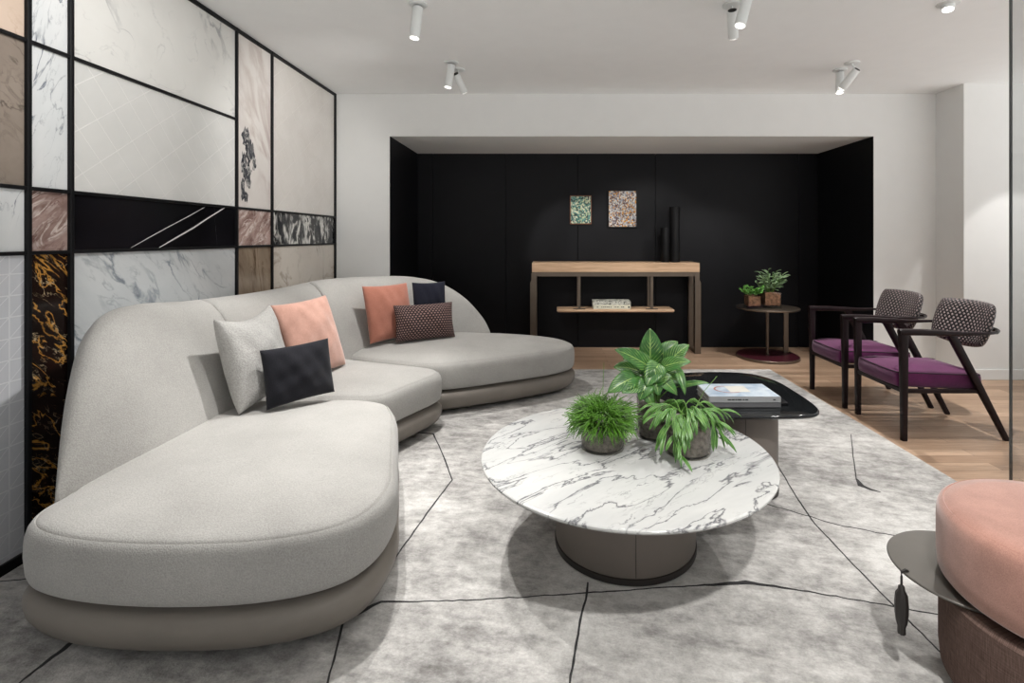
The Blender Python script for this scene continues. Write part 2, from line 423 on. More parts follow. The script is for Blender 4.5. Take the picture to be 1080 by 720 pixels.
stone(Y[2], Y[3], Z1, Z2, red, 'small red pink marble panel'); stone(Y[2], Y[3], .03, Z1, gold, 'tall black marble panel with gold veins')
stone(Y[3], Y[4], Z3, ZT, white1, 'wide white marble panel at the top'); stone(Y[3], Y[4], Z2, Z3, lat1, 'wide white panel with diagonal inlaid lines')
bk = stone(Y[3], Y[4], Z1, Z2, black, 'wide black marble band with white veins'); stone(Y[3], Y[4], .03, Z1, carrara, 'wide grey veined white marble panel behind the sofa')
fg = stone(Y[4], Y[5], Z2, ZT, figure, 'tall pale pink marble panel with a dark blotch'); stone(Y[4], Y[5], Z1, Z2, red, 'small reddish marble panel beside the black band')
stone(Y[4], Y[5], .03, Z1, brown2, 'brown stone panel above the sofa back')
stone(Y[5], Y[6], Z2, ZT, lat2, 'tall ivory panel with faint diagonal lines'); stone(Y[5], Y[6], Z1, Z2, bw, 'black and white marbled panel')
stone(Y[5], 4.24, .03, Z1, beige, 'beige marble panel with a grey patch'); stone(4.245, Y[6], .03, Z1, beige, 'narrow beige marble strip in the corner')
# white veins let into the black band, dark blotch let into the pale panel
def onwall(px, py, dx=.0006):
    d = F * (-XL - dx) / (VX - px)
    return Vector((XL + dx, d, H - (py - VY) / F * d))
def ribbon_wall(bm, pts, wid):
    P = [onwall(*p) for p in pts]
    for i in range(len(P) - 1):
        w0, w1 = wid[i], wid[i + 1]
        bm.faces.new([bm.verts.new(q) for q in (P[i] + Vector((0, 0, w0)), P[i + 1] + Vector((0, 0, w1)), P[i + 1] - Vector((0, 0, w1)), P[i] - Vector((0, 0, w0)))])
M['vein'] = plain('white_vein', rgb(.75, .74, .72), .25)
bm = bmesh.new()
ribbon_wall(bm, [(138, 261.3), (158, 250), (178, 239), (198, 228.5), (216, 218.3)], [.001, .0018, .002, .0022, .001])
ribbon_wall(bm, [(168, 261), (186, 250.5), (204, 240.2), (220, 229.5), (237, 219)], [.002, .004, .0045, .004, .003])
ribbon_wall(bm, [(226, 218), (227, 235), (229, 258)], [.0008, .0008, .0006])
part('white_vein', bm, M['vein'], bk, smooth=False)
M['blotch'] = marble('marble_blotch', srgb(44, 46, 52), srgb(180, 177, 173), srgb(74, 75, 80), 12, seed=12, width=.05, mask=(.4, .5), stretch=(1, 1.6, .7))
bm = bmesh.new()
rb = random.Random(5)
for (cx, cy, rx, ry) in ((259, 145, 5, 12), (264, 160, 6, 14), (257, 172, 3.5, 14), (262, 185, 4, 14), (256, 200, 2.5, 12), (268, 172, 2.5, 9), (260, 208, 2.5, 7)):
    k = 18; bm.faces.new([bm.verts.new(onwall(cx + rx * math.cos(2*math.pi*i/k) * rb.uniform(.5, 1.15), cy + ry * math.sin(2*math.pi*i/k) * rb.uniform(.6, 1.15), .0005 + .00002 * cx % .0002)) for i in range(k)])
part('dark_blotch', bm, M['blotch'], fg, smooth=False)
# metal frame bars
def vbar(y, z0, z1, w=.0165): part('frame_bar', bbox(XL - .02, XL + .014, y - w / 2, y + w / 2, z0, z1, .002, 1), M['black_metal'], wl, smooth=False)
def hbar(z, y0, y1, w=.0135): part('frame_bar', bbox(XL - .02, XL + .0125, y0, y1, z - w / 2, z + w / 2, .002, 1), M['black_metal'], wl, smooth=False)
for y in (Y[1], Y[2], Y[3], Y[4], Y[5]): vbar(y, .02, CEIL - .001)
vbar(Y[6] + .006, .02, CEIL - .001, .022)
hbar(Z1, Y[0], Y[6]); hbar(Z2, Y[1], Y[6]); hbar(Z3, Y[1], Y[4])
hbar(CEIL - .012, Y[0], Y[6], .022); hbar(.02, Y[0], Y[6], .04)

# ------------------------------------------------------------------ rug
rug = thing('rug', (0.02, 2.0, 0), 'large mottled grey rug with dark crack-like lines under the sofa and coffee tables', 'rug')
bm = bmesh.new()
nx, ny = 40, 60
pts = [(-1.84, -1.2), (1.90, -1.2), (1.90, 4.455), (-1.84, 4.455)]
box(bm, -1.84, 1.90, -1.2, 4.455, 0.0005, RZ, .004, 2)
part('pile', bm, M['rug'], rug, smooth=False)
cracks = [
    ([(0, 613), (30, 610), (62, 611)], [1.2, 1.2, 1]),
    ([(14, 726), (24, 717), (50, 697), (84, 671), (110, 652)], [.8, 2, 4.5, 5, 3]),
    ([(338, 745), (346, 718), (354, 688), (362, 655), (378, 645)], [2.4, 2.2, 2, 2.4, 4]),
    ([(362, 655), (385, 643), (402, 634.5), (440, 634.5), (500, 632.5), (560, 629), (619, 625), (680, 621), (735, 617.5), (760, 616), (787, 614), (817, 618), (860, 625), (940, 639), (1000, 650)],
     [4, 4.5, 3, 1.2, 1.2, 1.2, 1.5, 1.2, 1.6, 4, 5.5, 3, 1.5, 1.4, 1.4]),
    ([(620, 614), (618, 632), (612, 654), (606, 690), (598, 735)], [1.8, 2.4, 2.2, 2.4, 2.4]),
    ([(425, 457), (440, 456), (457, 457.5), (463, 470), (477, 506), (455, 535), (420, 584), (402, 610)], [2, 2.4, 1.6, 1.4, 1.3, 1.5, 1.6, 1.5]),
    ([(820, 490), (840, 524), (860, 553), (895, 590), (933, 629), (988, 684), (1020, 716)], [1, 1.4, 1.5, 1.5, 1.6, 1.7, 1.7]),
    ([(700, 517), (760, 522), (811, 532), (848, 543), (890, 555), (940, 564), (985, 572)], [.6, .8, 1, 1, 1, 1, 1]),
    ([(897.5, 458), (899.5, 480), (903, 504)], [.8, 1, 1.2]),
    ([(903, 504.5), (908, 512), (918, 516), (929, 519)], [1.5, 7, 3.5, .5]),
]
rc = random.Random(3)
for pts_, wd in cracks:
    dense = []
    for (a, b_), wa, wb in zip(zip(pts_, pts_[1:]), wd, wd[1:]):
        k = max(2, int(math.dist(a, b_) / 7))
        for s in range(k):
            t = s / k
            j = .5 if s else 0
            dense.append((a[0] + (b_[0] - a[0]) * t + rc.uniform(-j, j), a[1] + (b_[1] - a[1]) * t + rc.uniform(-j, j), (wa + (wb - wa) * t) * rc.uniform(.8, 1.25)))
    dense.append((*pts_[-1], wd[-1]))
    bm = bmesh.new(); P = [(G(px, py, RZ), w) for px, py, w in dense]; top = []; 
    L, R_ = [], []
    for i, (p, w) in enumerate(P):
        d = (P[min(i + 1, len(P) - 1)][0] - P[max(i - 1, 0)][0]).normalized(); s = Vector((-d.y, d.x, 0))
        hw = w * .5 * p.y / F * .95
        L.append(p + s * hw); R_.append(p - s * hw)
    up = Vector((0, 0, .0012)); dn = Vector((0, 0, -.002))
    loft(bm, [[l + dn, l + up, r + up, r + dn] for l, r in zip(L, R_)])
    part('dark_line', bm, M['crack'], rug, smooth=False)

# ------------------------------------------------------------------ sofa
ST = [(-1.535, 1.60, -1.52, 1.615, .35), (-1.572, 1.655, -1.49, 1.68, .555), (-1.615, 1.72, -1.46, 1.745, .70), (-1.665, 1.80, -1.43, 1.82, .80), (-1.715, 1.91, -1.405, 1.91, .862),
      (-1.76, 2.08, -1.385, 2.08, .88), (-1.79, 2.4, -1.38, 2.4, .855), (-1.80, 2.9, -1.40, 2.85, .835), (-1.80, 3.4, -1.38, 3.2, .83), (-1.76, 3.8, -1.27, 3.55, .845), (-1.58, 4.13, -1.06, 3.88, .84),
      (-1.28, 4.33, -.88, 4.10, .825), (-1.0, 4.40, -.74, 4.20, .765), (-.76, 4.41, -.63, 4.27, .64), (-.58, 4.38, -.53, 4.31, .47), (-.50, 4.345, -.485, 4.33, .34)]
NS = 12
SAMP = cr(ST, NS, closed=False)
sofa = thing('sofa', (-1.0, 2.9, RT), 'large curved pale grey three-section sofa in front of the marble panel wall', 'sofa')
PROF = [(0.0, 0.0), (-.01, .25), (0.0, .6), (.03, .84), (.09, .945), (.17, .99), (.27, 1.0), (.38, .975), (.49, .905), (.58, .80), (.68, .63), (.78, .44), (.88, .22), (.95, .08), (1.0, -.05), (.98, -.2), (.5, -.25), (.05, -.25)]
def back_ring(row, k=1.0):
    ox, oy, ix, iy, h = row
    z0 = .22
    ps = []
    c = Vector(((ox + ix) / 2, (oy + iy) / 2, (z0 + h) / 2))
    for s, z in PROF:
        zz = z0 + z * (h - z0) if z >= 0 else z0 + z * .25
        p = Vector((ox + (ix - ox) * s, oy + (iy - oy) * s, zz))
        ps.append(c + (p - c) * k)
    return ps
def backrest(i0, i1, r0, r1):
    rows = SAMP[i0:i1 + 1]; rings = []
    fac = {0: .90, 1: .97, 2: .992}
    def lerp(a, b, t): return tuple(x + (y - x) * t for x, y in zip(a, b))
    if r0:
        for t, k in ((0.02, .85), (.09, .92), (.25, .965), (.55, .992)): rings.append(back_ring(lerp(rows[0], rows[1], t), k))
        rows_in = rows[1:]
    else: rows_in = rows
    if r1:
        body = rows_in[:-1]
        rings += [back_ring(r) for r in body]
        for t, k in ((.45, .992), (.75, .965), (.91, .92), (.98, .85)): rings.append(back_ring(lerp(rows[-2], rows[-1], t), k))
    else: rings += [back_ring(r) for r in rows_in]
    bm = bmesh.new(); loft(bm, rings); return bm
SEAM1, SEAM2 = int(6.25 * NS), int(8.6 * NS)
part('backrest', backrest(0, SEAM1, False, True), M['sofa'], sofa, angle=60)
part('backrest', backrest(SEAM1, SEAM2, True, True), M['sofa'], sofa, angle=60)
part('backrest', backrest(SEAM2, len(SAMP) - 1, True, False), M['sofa'], sofa, angle=60)
def outer(i0, i1, off=.03, step=6):
    out = []
    for i in range(i0, i1 + 1, step):
        ox, oy, ix, iy, h = SAMP[i]
        l = math.hypot(ix - ox, iy - oy); k = min(off, l * .4) / l
        out.append((ox + (ix - ox) * k, oy + (iy - oy) * k))
    return out
m1 = outer(2, SEAM1 - 1)[::-1] + [(-1.525, 1.53), (-1.48, 1.455), (-1.385, 1.40), (-1.22, 1.36), (-1.0, 1.345), (-.77, 1.362), (-.60, 1.424), (-.52, 1.53), (-.508, 1.7), (-.556, 1.88), (-.62, 2.1), (-.683, 2.31), (-.74, 2.44), (-.80, 2.525), (-.95, 2.58), (-1.2, 2.585), (-1.5, 2.56), (-1.7, 2.53)]
m2 = outer(SEAM1 + 2, SEAM2 - 1) + [(-1.6, 3.57), (-1.36, 3.45), (-1.1, 3.34), (-.88, 3.26), (-.72, 3.19), (-.655, 3.11), (-.665, 3.02), (-.72, 2.9), (-.775, 2.78), (-.83, 2.66), (-.90, 2.60), (-1.1, 2.595), (-1.4, 2.585), (-1.65, 2.56)]
m3 = outer(SEAM2 + 1, len(SAMP) - 3, step=5) + [(-.40, 4.335), (-.2, 4.28), (-.03, 4.20), (.10, 4.09), (.17, 3.97), (.178, 3.86), (.12, 3.75), (-.02, 3.63), (-.25, 3.49), (-.45, 3.385), (-.60, 3.315), (-.70, 3.28), (-.80, 3.285), (-.9, 3.31), (-1.15, 3.40), (-1.4, 3.51), (-1.62, 3.62)]
def outline(p, n=220): return ccw(resample(cr(p, 8), n))
for p, pole in ((m1, (-1.08, 1.92)), (m2, (-1.2, 3.0)), (m3, (-.75, 3.85))):
    o = outline(p)
    bm = bmesh.new()
    prof = [(.05, .158), (.018, .162), (.006, .172), (.0, .19), (-.004, .24), (-.002, .285), (.004, .308), (.013, .322), (.020, .327), (.0225, .3235), (.025, .328), (.032, .333), (.05, .339), (.08, .346)]
    pad(bm, o, [(d, z + RZ) for d, z in prof], pole, .035, 12)
    part('seat_cushion', bm, M['sofa'], sofa, angle=80)
    bm = bmesh.new()
    prof = [(.16, .020), (.09, .021), (.05, .027), (.018, .048), (.0, .08), (-.006, .108), (-.004, .125), (.004, .138), (.022, .146), (.05, .148), (.06, .156)]
    pad(bm, o, [(d, z + RZ - .002) for d, z in prof])
    part('base', bm, M['sofa_base'], sofa, angle=60)
for (x, y) in ((.03, 3.86), (-.2, 4.2), (-.55, 3.45), (-1.65, 3.9), (-.78, 2.95), (-1.7, 2.9), (-.66, 1.65), (-1.4, 1.55), (-1.65, 2.2), (-.74, 2.2)):
    bm = bmesh.new(); lathe(bm, (x, y), [(.012, RT), (.013, RT + .004), (.009, RT + .008), (.009, .055)], 16)
    part('leg', bm, M['steel'], sofa)

# ------------------------------------------------------------------ pillows
def pillow(name, bl, br, tl, thick, mat, label, pinch=.07, wr=.004, seed=0, shift=0.0, sag=0.0):
    bl, br, tl = Vector(bl), Vector(br), Vector(tl)
    r = br - bl; w = r.length; r.normalize()
    u = tl - bl; u -= r * u.dot(r); h = u.length; u.normalize(); nrm = r.cross(u)
    c = bl + r * w / 2 + u * h / 2 + nrm * shift
    n = 28; rnd = random.Random(seed); ph = [rnd.uniform(0, 6.28) for _ in range(8)]
    bm = bmesh.new()
    uvl = bm.loops.layers.uv.new('UVMap')
    def pt(i, j, sgn):
        a, b_ = 2 * i / n - 1, 2 * j / n - 1
        # finer sampling to the rims
        a = math.sin(a * math.pi / 2) * .6 + a * .4; b_ = math.sin(b_ * math.pi / 2) * .6 + b_ * .4
        x = w / 2 * a * (1 - pinch * (1 - b_ * b_)); y = h / 2 * b_ * (1 - pinch * (1 - a * a))
        y -= sag * h * (1 - a * a) * max(0, b_)
        e = (1 - a ** 4) * (1 - b_ ** 4)
        t = thick / 2 * (max(0, (1 - a * a) * (1 - b_ * b_)) ** .42)
        t += wr * e * (math.sin(5 * a + 3 * b_ + ph[0]) + .7 * math.sin(9 * b_ - 4 * a + ph[1]) + .6 * math.sin(13 * a + 6 * b_ + ph[2]))
        return Vector((x, y, sgn * max(t, 0)))
    g = {}
    for s in (1, -1):
        for i in range(n + 1):
            for j in range(n + 1):
                if s == -1 and (i in (0, n) or j in (0, n)): g[s, i, j] = g[1, i, j]
                else: g[s, i, j] = bm.verts.new(pt(i, j, s))
    for s in (1, -1):
        for i in range(n):
            for j in range(n):
                q = [(i, j), (i + 1, j), (i + 1, j + 1), (i, j + 1)]
                if s == -1: q.reverse()
                f = bm.faces.new([g[(s,) + k] for k in q])
                for l, k in zip(f.loops, q): l[uvl].uv = (k[0] / n, k[1] / n)
    o = part(name, bm, mat, angle=120)
    o.matrix_world = Matrix(((r.x, u.x, nrm.x, c.x), (r.y, u.y, nrm.y, c.y), (r.z, u.z, nrm.z, c.z), (0, 0, 0, 1)))
    tag(o, label, 'pillow', 'throw pillows on the sofa')
    return o
def dots():
    m, nt, b = newmat('dotted_weave'); n = N(nt)
    t = n.node('ShaderNodeTexCoord'); s = n.node('ShaderNodeSeparateXYZ'); n.link(t.outputs['UV'], s.inputs[0])
    u = n.math('MULTIPLY', s.outputs[0], 22); v = n.math('MULTIPLY', s.outputs[1], 19)
    row = n.math('FLOOR', v); off = n.math('MULTIPLY', n.math('MODULO', row, 2.0), .5)
    fu = n.math('SUBTRACT', n.math('FRACT', n.math('ADD', u, off)), .5); fv = n.math('SUBTRACT', n.math('FRACT', v), .5)
    d = n.math('ADD', n.math('MULTIPLY', fu, fu), n.math('MULTIPLY', n.math('MULTIPLY', fv, fv), .8))
    k = n.math('LESS_THAN', d, .085)
    n.link(n.mix(k, rgb(.022, .012, .014), rgb(.30, .19, .17)), b.inputs['Base Color'])
    b.inputs['Roughness'].default_value = .85; n.bump(k, b, .4, .003); return m
M['dots'] = dots()
zs = .40
p1 = pillow('throw_pillow', (-1.33, 2.21, zs - .01), (-1.30, 2.60, zs), (-1.44, 2.18, .80), .17, M['pillow_gray'], 'pale grey textured pillow leaning on the sofa back behind the small black pillow', seed=1, pinch=.08, sag=.06)
p2 = pillow('throw_pillow', (-1.30, 2.62, zs - .005), (-1.205, 3.05, zs), (-1.44, 2.60, .80), .13, M['pillow_pink'], 'pink velvet square pillow leaning between the grey pillow and the middle of the sofa', seed=2, pinch=.05)
p3 = pillow('throw_pillow', (-1.235, 2.25, zs - .005), (-1.045, 2.51, zs), (-1.275, 2.285, .65), .11, M['pillow_black'], 'small black pillow in front of the pale grey pillow', seed=3, pinch=.05)
p4 = pillow('throw_pillow', (-1.26, 3.62, zs), (-1.02, 3.91, zs), (-1.335, 3.70, .80), .12, M['pillow_coral'], 'coral orange square pillow at the far end of the sofa', seed=4, pinch=.05)
p5 = pillow('throw_pillow', (-1.03, 3.925, zs), (-.80, 4.045, zs), (-1.06, 4.0, .80), .085, M['pillow_navy'], 'dark navy pillow behind the dotted lumbar pillow', seed=5, pinch=.05)
p6 = pillow('throw_pillow', (-1.10, 3.68, zs), (-.715, 3.90, zs), (-1.135, 3.74, .655), .11, M['dots'], 'dark lumbar pillow with pale dots in front of the coral pillow', seed=6, pinch=.05)

# ------------------------------------------------------------------ coffee tables
ct = thing('coffee_table', (.285, 1.94, RT), 'round white marble coffee table on a taupe drum base in the middle of the rug', 'coffee table')
marble_top = marble('marble_table', srgb(204, 204, 201), srgb(100, 100, 104), srgb(186, 187, 186), 5.2, stretch=(.55, 1.8, 1), rot=(0, 0, -.68), width=.02, fine=.95, rough=.14, seed=21, mask=(.30, .48), dist=.45)
bm = bmesh.new(); c = (.28, 1.94)
lathe(bm, c, [(.40, .326), (.49, .328), (.527, .335), (.533, .342), (.533, .347), (.530, .350), (.525, .351)], 128)
part('table_top', bm, marble_top, ct)
bm = bmesh.new(); lathe(bm, c, [(.256, .036), (.258, .04), (.258, .318), (.25, .3255)], 96); part('base', bm, M['taupe'], ct)
bm = bmesh.new(); lathe(bm, c, [(.25, RT), (.261, RT + .002), (.261, .034), (.255, .0362)], 96); part('plinth', bm, M['plinth'], ct)
bm = bmesh.new(); box(bm, c[0] - .001, c[0] + .001, c[1] - .2590, c[1] - .256, .04, .318); part('seam', bm, M['plinth'], ct, smooth=False)

bt = thing('coffee_table', (.87, 2.38, RT), 'rounded square glossy black coffee table behind the marble one', 'coffee table')
half = [(.81, 2.112), (.97, 2.113), (1.08, 2.127), (1.135, 2.176), (1.158, 2.27), (1.165, 2.45), (1.153, 2.64), (1.077, 2.77), (.917, 2.808), (.73, 2.79), (.56, 2.73), (.48, 2.6), (.455, 2.42), (.475, 2.25), (.55, 2.15), (.66, 2.118)]
o = outline(half, 160)
bm = bmesh.new(); pad(bm, o, [(.03, .400), (.006, .403), (.0, .409), (.0, .414), (.003, .418), (.008, .4195)], (.81, 2.46), 0.0, 4)
part('table_top', bm, M['black_glass'], bt)
c = (.890, 2.355)
bm = bmesh.new(); lathe(bm, c, [(.136, .036), (.138, .04), (.138, .395), (.13, .3995)], 72); part('base', bm, M['taupe'], bt)
bm = bmesh.new(); lathe(bm, c, [(.132, RT), (.141, RT + .002), (.141, .034), (.136, .0362)], 72); part('plinth', bm, M['plinth'], bt)
bm = bmesh.new(); box(bm, c[0] - .001 - .047, c[0] + .001 - .047, c[1] - .1305, c[1] - .1285, .04, .395); part('seam', bm, M['plinth'], bt, smooth=False)

# books
def book(x0, x1, y0, y1, z0, z1, cover, label, cat='book', group=None, spine_front=True):
    t = thing('book', ((x0 + x1) / 2, (y0 + y1) / 2, z0), label, cat, group)
    ct_ = .0022
    bm = bmesh.new(); box(bm, x0, x1, y0, y1, z0, z0 + ct_, .0008, 1); box(bm, x0, x1, y0, y1, z1 - ct_, z1, .0008, 1); box(bm, x0, x1, y0, y0 + .003, z0, z1, .0008, 1)
    part('cover', bm, cover, t, smooth=False)
    part('pages', bbox(x0 + .004, x1 - .004, y0 + .003, y1 - .004, z0 + ct_, z1 - ct_), M['paper'], t, smooth=False)
    return t
def cover_art():
    m, nt, b = newmat('pale_blue_cover'); n = N(nt)
    v = n.coord(); f = n.noise(v, 14, 5, .6, .6)
    n.link(n.ramp(f, [(.35, srgb(150, 170, 190)), (.65, srgb(205, 214, 222))]), b.inputs['Base Color'])
    b.inputs['Roughness'].default_value = .3; return m
M['cover'] = cover_art(); M['cover_grey'] = plain('grey_cover', rgb(.30, .305, .31), .4)
M['cover_dark'] = plain('dark_cover', rgb(.12, .12, .125), .4)
zt = .4205
bk1 = book(.683, .989, 2.212, 2.41, zt, zt + .021, M['cover_dark'], 'grey hardback book, lower of the two on the black coffee table')
bk2 = book(.681, .988, 2.21, 2.405, zt + .0215, zt + .0475, M['cover_grey'], 'pale blue hardback book, upper of the two on the black coffee table')
zc = zt + .0476
part('cover_picture', bbox(.684, .985, 2.213, 2.402, zc - .0004, zc + .0005), M['cover'], bk2, smooth=False)
M['cream'] = plain('cream_print', rgb(.68, .66, .60), .4); M['redprint'] = plain('red_print', rgb(.42, .16, .12), .4); M['ink'] = plain('ink', rgb(.02, .02, .02), .6)
bm = bmesh.new(); k = 40
cxx, cyy = .80, 2.315
loft(bm, [[Vector((cxx + r * 1.25 * math.cos(2*math.pi*i/k), cyy + r * math.sin(2*math.pi*i/k), z)) for i in range(k)] for r, z in ((.052, zc + .0003), (.052, zc + .0008), (.046, zc + .0008), (.046, zc + .0003))], False, False)
part('cover_ring', bm, M['redprint'], bk2, smooth=False)
part('cover_block', bbox(.795, .885, 2.275, 2.365, zc, zc + .0009), M['cream'], bk2, smooth=False)
for a, b_ in ((.76, .775), (.777, .79), (.793, .80), (.803, .82), (.825, .832), (.835, .848), (.955, .965)):
    part('spine_mark', bbox(a, b_, 2.2094, 2.2102, zt + .032, zt + .037), M['ink'], bk2, smooth=False)
t = tag(part('box', bbox(1.0, 1.035, 2.24, 2.34, zt - .0002, zt + .012, .003, 2), M['black_metal'], loc=(1.02, 2.29, zt)), 'small flat black object beside the books on the black coffee table', 'box')  # plain flat black block right of the books

# ------------------------------------------------------------------ plants
def leafmat(name, c1, c2, vein, nv=9, rough=.35, edge=None):
    m, nt, b = newmat(name); n = N(nt)
    t = n.node('ShaderNodeTexCoord'); s = n.node('ShaderNodeSeparateXYZ'); n.link(t.outputs['UV'], s.inputs[0])
    u, v = s.outputs[0], s.outputs[1]                  # u along, v across 0..1
    av = n.math('ABSOLUTE', n.math('SUBTRACT', v, .5))
    mid = n.math('LESS_THAN', av, .022)
    st = n.math('FRACT', n.math('MULTIPLY', n.math('SUBTRACT', u, n.math('MULTIPLY', av, .75)), nv))
    lat = n.math('LESS_THAN', n.math('ABSOLUTE', n.math('SUBTRACT', st, .5)), .1)
    col = n.ramp(n.noise(n.coord(), 30, 3), [(.3, c1), (.7, c2)])
    k = n.math('MAXIMUM', mid, n.math('MULTIPLY', lat, n.ramp(n.noise(n.coord(), 26, 2), [(.38, (.1, .1, .1)), (.62, (.95, .95, .95))])))
    col = n.mix(k, col, vein)
    if edge:
        col = n.mix(n.math('GREATER_THAN', av, .34), col, edge)
    n.link(col, b.inputs['Base Color']); b.inputs['Roughness'].default_value = rough
    b.inputs['Subsurface Weight'].default_value = 0
    return m
M['leaf_big'] = leafmat('variegated_leaf', rgb(.014, .07, .012), rgb(.045, .17, .028), rgb(.30, .45, .12), 9)
M['leaf_strap'] = leafmat('strap_leaf', rgb(.02, .085, .012), rgb(.06, .19, .025), rgb(.13, .28, .05), 1, edge=rgb(.15, .30, .07))
M['leaf_thin'] = plain('thin_green', rgb(.085, .215, .02), .5, var=.75, vscale=35)
M['leaf_small'] = plain('small_green', rgb(.11, .30, .05), .45, var=.4, vscale=50)
M['leaf_sage'] = plain('sage_green', rgb(.27, .40, .21), .55, var=.35, vscale=50)
M['stem'] = plain('green_stem', rgb(.13, .27, .05), .5)
def bez(a, b_, c, t): return a * (1 - t) ** 2 + b_ * (2 * t * (1 - t)) + c * t * t
def leaf(bm, uv, a, ctrl, c, width, facing, nu=10, nv=4, shape='heart', fold=.25, thick=.0008):
    a, ctrl, c = Vector(a), Vector(ctrl), Vector(c)
    rows = []; up = Vector(facing).normalized()
    for i in range(nu + 1):
        s = i / nu
        p = bez(a, ctrl, c, s); d = (bez(a, ctrl, c, min(1, s + .03)) - bez(a, ctrl, c, max(0, s - .03))).normalized()
        side = d.cross(up)
        if side.length < 1e-3: side = Vector((1, 0, 0))
        side.normalize(); nn = side.cross(d).normalized()
        if shape == 'heart': w = 1.66 * (max(s, .0) ** .36) * (max(0, 1 - s) ** .86) + .012
        elif shape == 'strap': w = 1.25 * (s ** .4) * ((1 - s) ** .45) + .06 * (1 - s)
        else: w = 1.75 * (s ** .6) * ((1 - s) ** .6) + .03
        w *= width / 2
        rows.append([(p + side * (w * (2 * j / nv - 1)) + nn * (abs(2 * j / nv - 1) * w * fold), s, j / nv) for j in range(nv + 1)])
    top = [[bm.verts.new(q[0]) for q in r] for r in rows]
    for i in range(nu):
        for j in range(nv):
            f = bm.faces.new((top[i][j], top[i][j + 1], top[i + 1][j + 1], top[i + 1][j]))
            for l, (ii, jj) in zip(f.loops, ((i, j), (i, j + 1), (i + 1, j + 1), (i + 1, j))):
                l[uv].uv = (rows[ii][jj][1], rows[ii][jj][2])
def foliage_part(name, bm, mat, parent, thick=.0007):
    off = origin_of(parent)
    bmesh.ops.translate(bm, verts=bm.verts, vec=-off)
    me = bpy.data.meshes.new(name); bm.to_mesh(me); bm.free()
    for p in me.polygons: p.use_smooth = True
    me.materials.append(mat)
    o = bpy.data.objects.new(name, me); COL.objects.link(o); o.parent = parent
    sm = o.modifiers.new('thick', 'SOLIDIFY'); sm.thickness = thick
    return o
def round_pot(t, c, r, z0, z1, soil_top, soil=None):
    bm = bmesh.new(); lathe(bm, c, [(r * .93, z0 + .0005), (r * .985, z0 + .003), (r, z0 + .01), (r, z1 - .002), (r - .002, z1), (r - .004, z1 - .002), (r - .004, z0 + .012), (r * .9, z0 + .008)], 48)
    part('pot', bm, M['pot_glass'], t)
    bm = bmesh.new(); lathe(bm, c, [(r * .88, z0 + .009), (r - .0055, z0 + .014), (r - .0055, soil_top - .004), (r * .8, soil_top), (r * .3, soil_top + .004)], 40)
    part('soil', bm, soil or M['soil'], t)
ZTT = .351
# thin drooping grass-like plant
c1 = (.20, 1.965)
t = thing('potted_plant', (*c1, ZTT), 'bushy plant of thin drooping green stems, leftmost pot on the marble table', 'plant', 'potted plants on the marble coffee table')
round_pot(t, c1, .083, ZTT, ZTT + .105, ZTT + .095)
bm = bmesh.new(); rp = random.Random(11)
cc = Vector((c1[0], c1[1], ZTT + .105))
for i in range(950):
    a = rp.uniform(0, 2 * math.pi); sz = rp.uniform(-.25, 1.0); rr_ = math.sqrt(max(0, 1 - sz * sz)) if sz > 0 else 1
    nv_ = Vector((rr_ * math.cos(a), rr_ * math.sin(a), max(sz, -.1)))
    R0 = Vector((.118 * nv_.x, .118 * nv_.y, .092 * nv_.z)) * rp.uniform(.78, 1.1)
    p0 = cc + R0 * rp.uniform(.35, .6); p1_ = cc + R0
    dv = Vector((nv_.x + rp.uniform(-.8, .8), nv_.y + rp.uniform(-.8, .8), rp.uniform(-.9, .35))).normalized() * rp.uniform(.02, .05)
    if sz < .15: dv = Vector((dv.x * .5, dv.y * .5, -abs(dv.z) - rp.uniform(.0, .03)))
    p2_ = p1_ + dv; p2_.z = max(p2_.z, ZTT + .02)
    n_ = 4; jit = [Vector((rp.uniform(-.003, .003), rp.uniform(-.003, .003), rp.uniform(-.003, .003))) for _ in range(n_ + 1)]
    tube(bm, [bez(p0, p1_, p2_, k / n_) + jit[k] * (k > 0) for k in range(n_ + 1)], [.0017, .0018, .0017, .0015, .0008], 4)
for (px, py, d) in ((637, 382, 2.05), (598, 421, 1.93)):
    e = W(px, py, d); tube(bm, [Vector((c1[0], c1[1], ZTT + .15)), (Vector((c1[0], c1[1], ZTT + .2)) + e) / 2, e], [.0012, .001, .0006], 4)
part('foliage', bm, M['leaf_thin'], t)
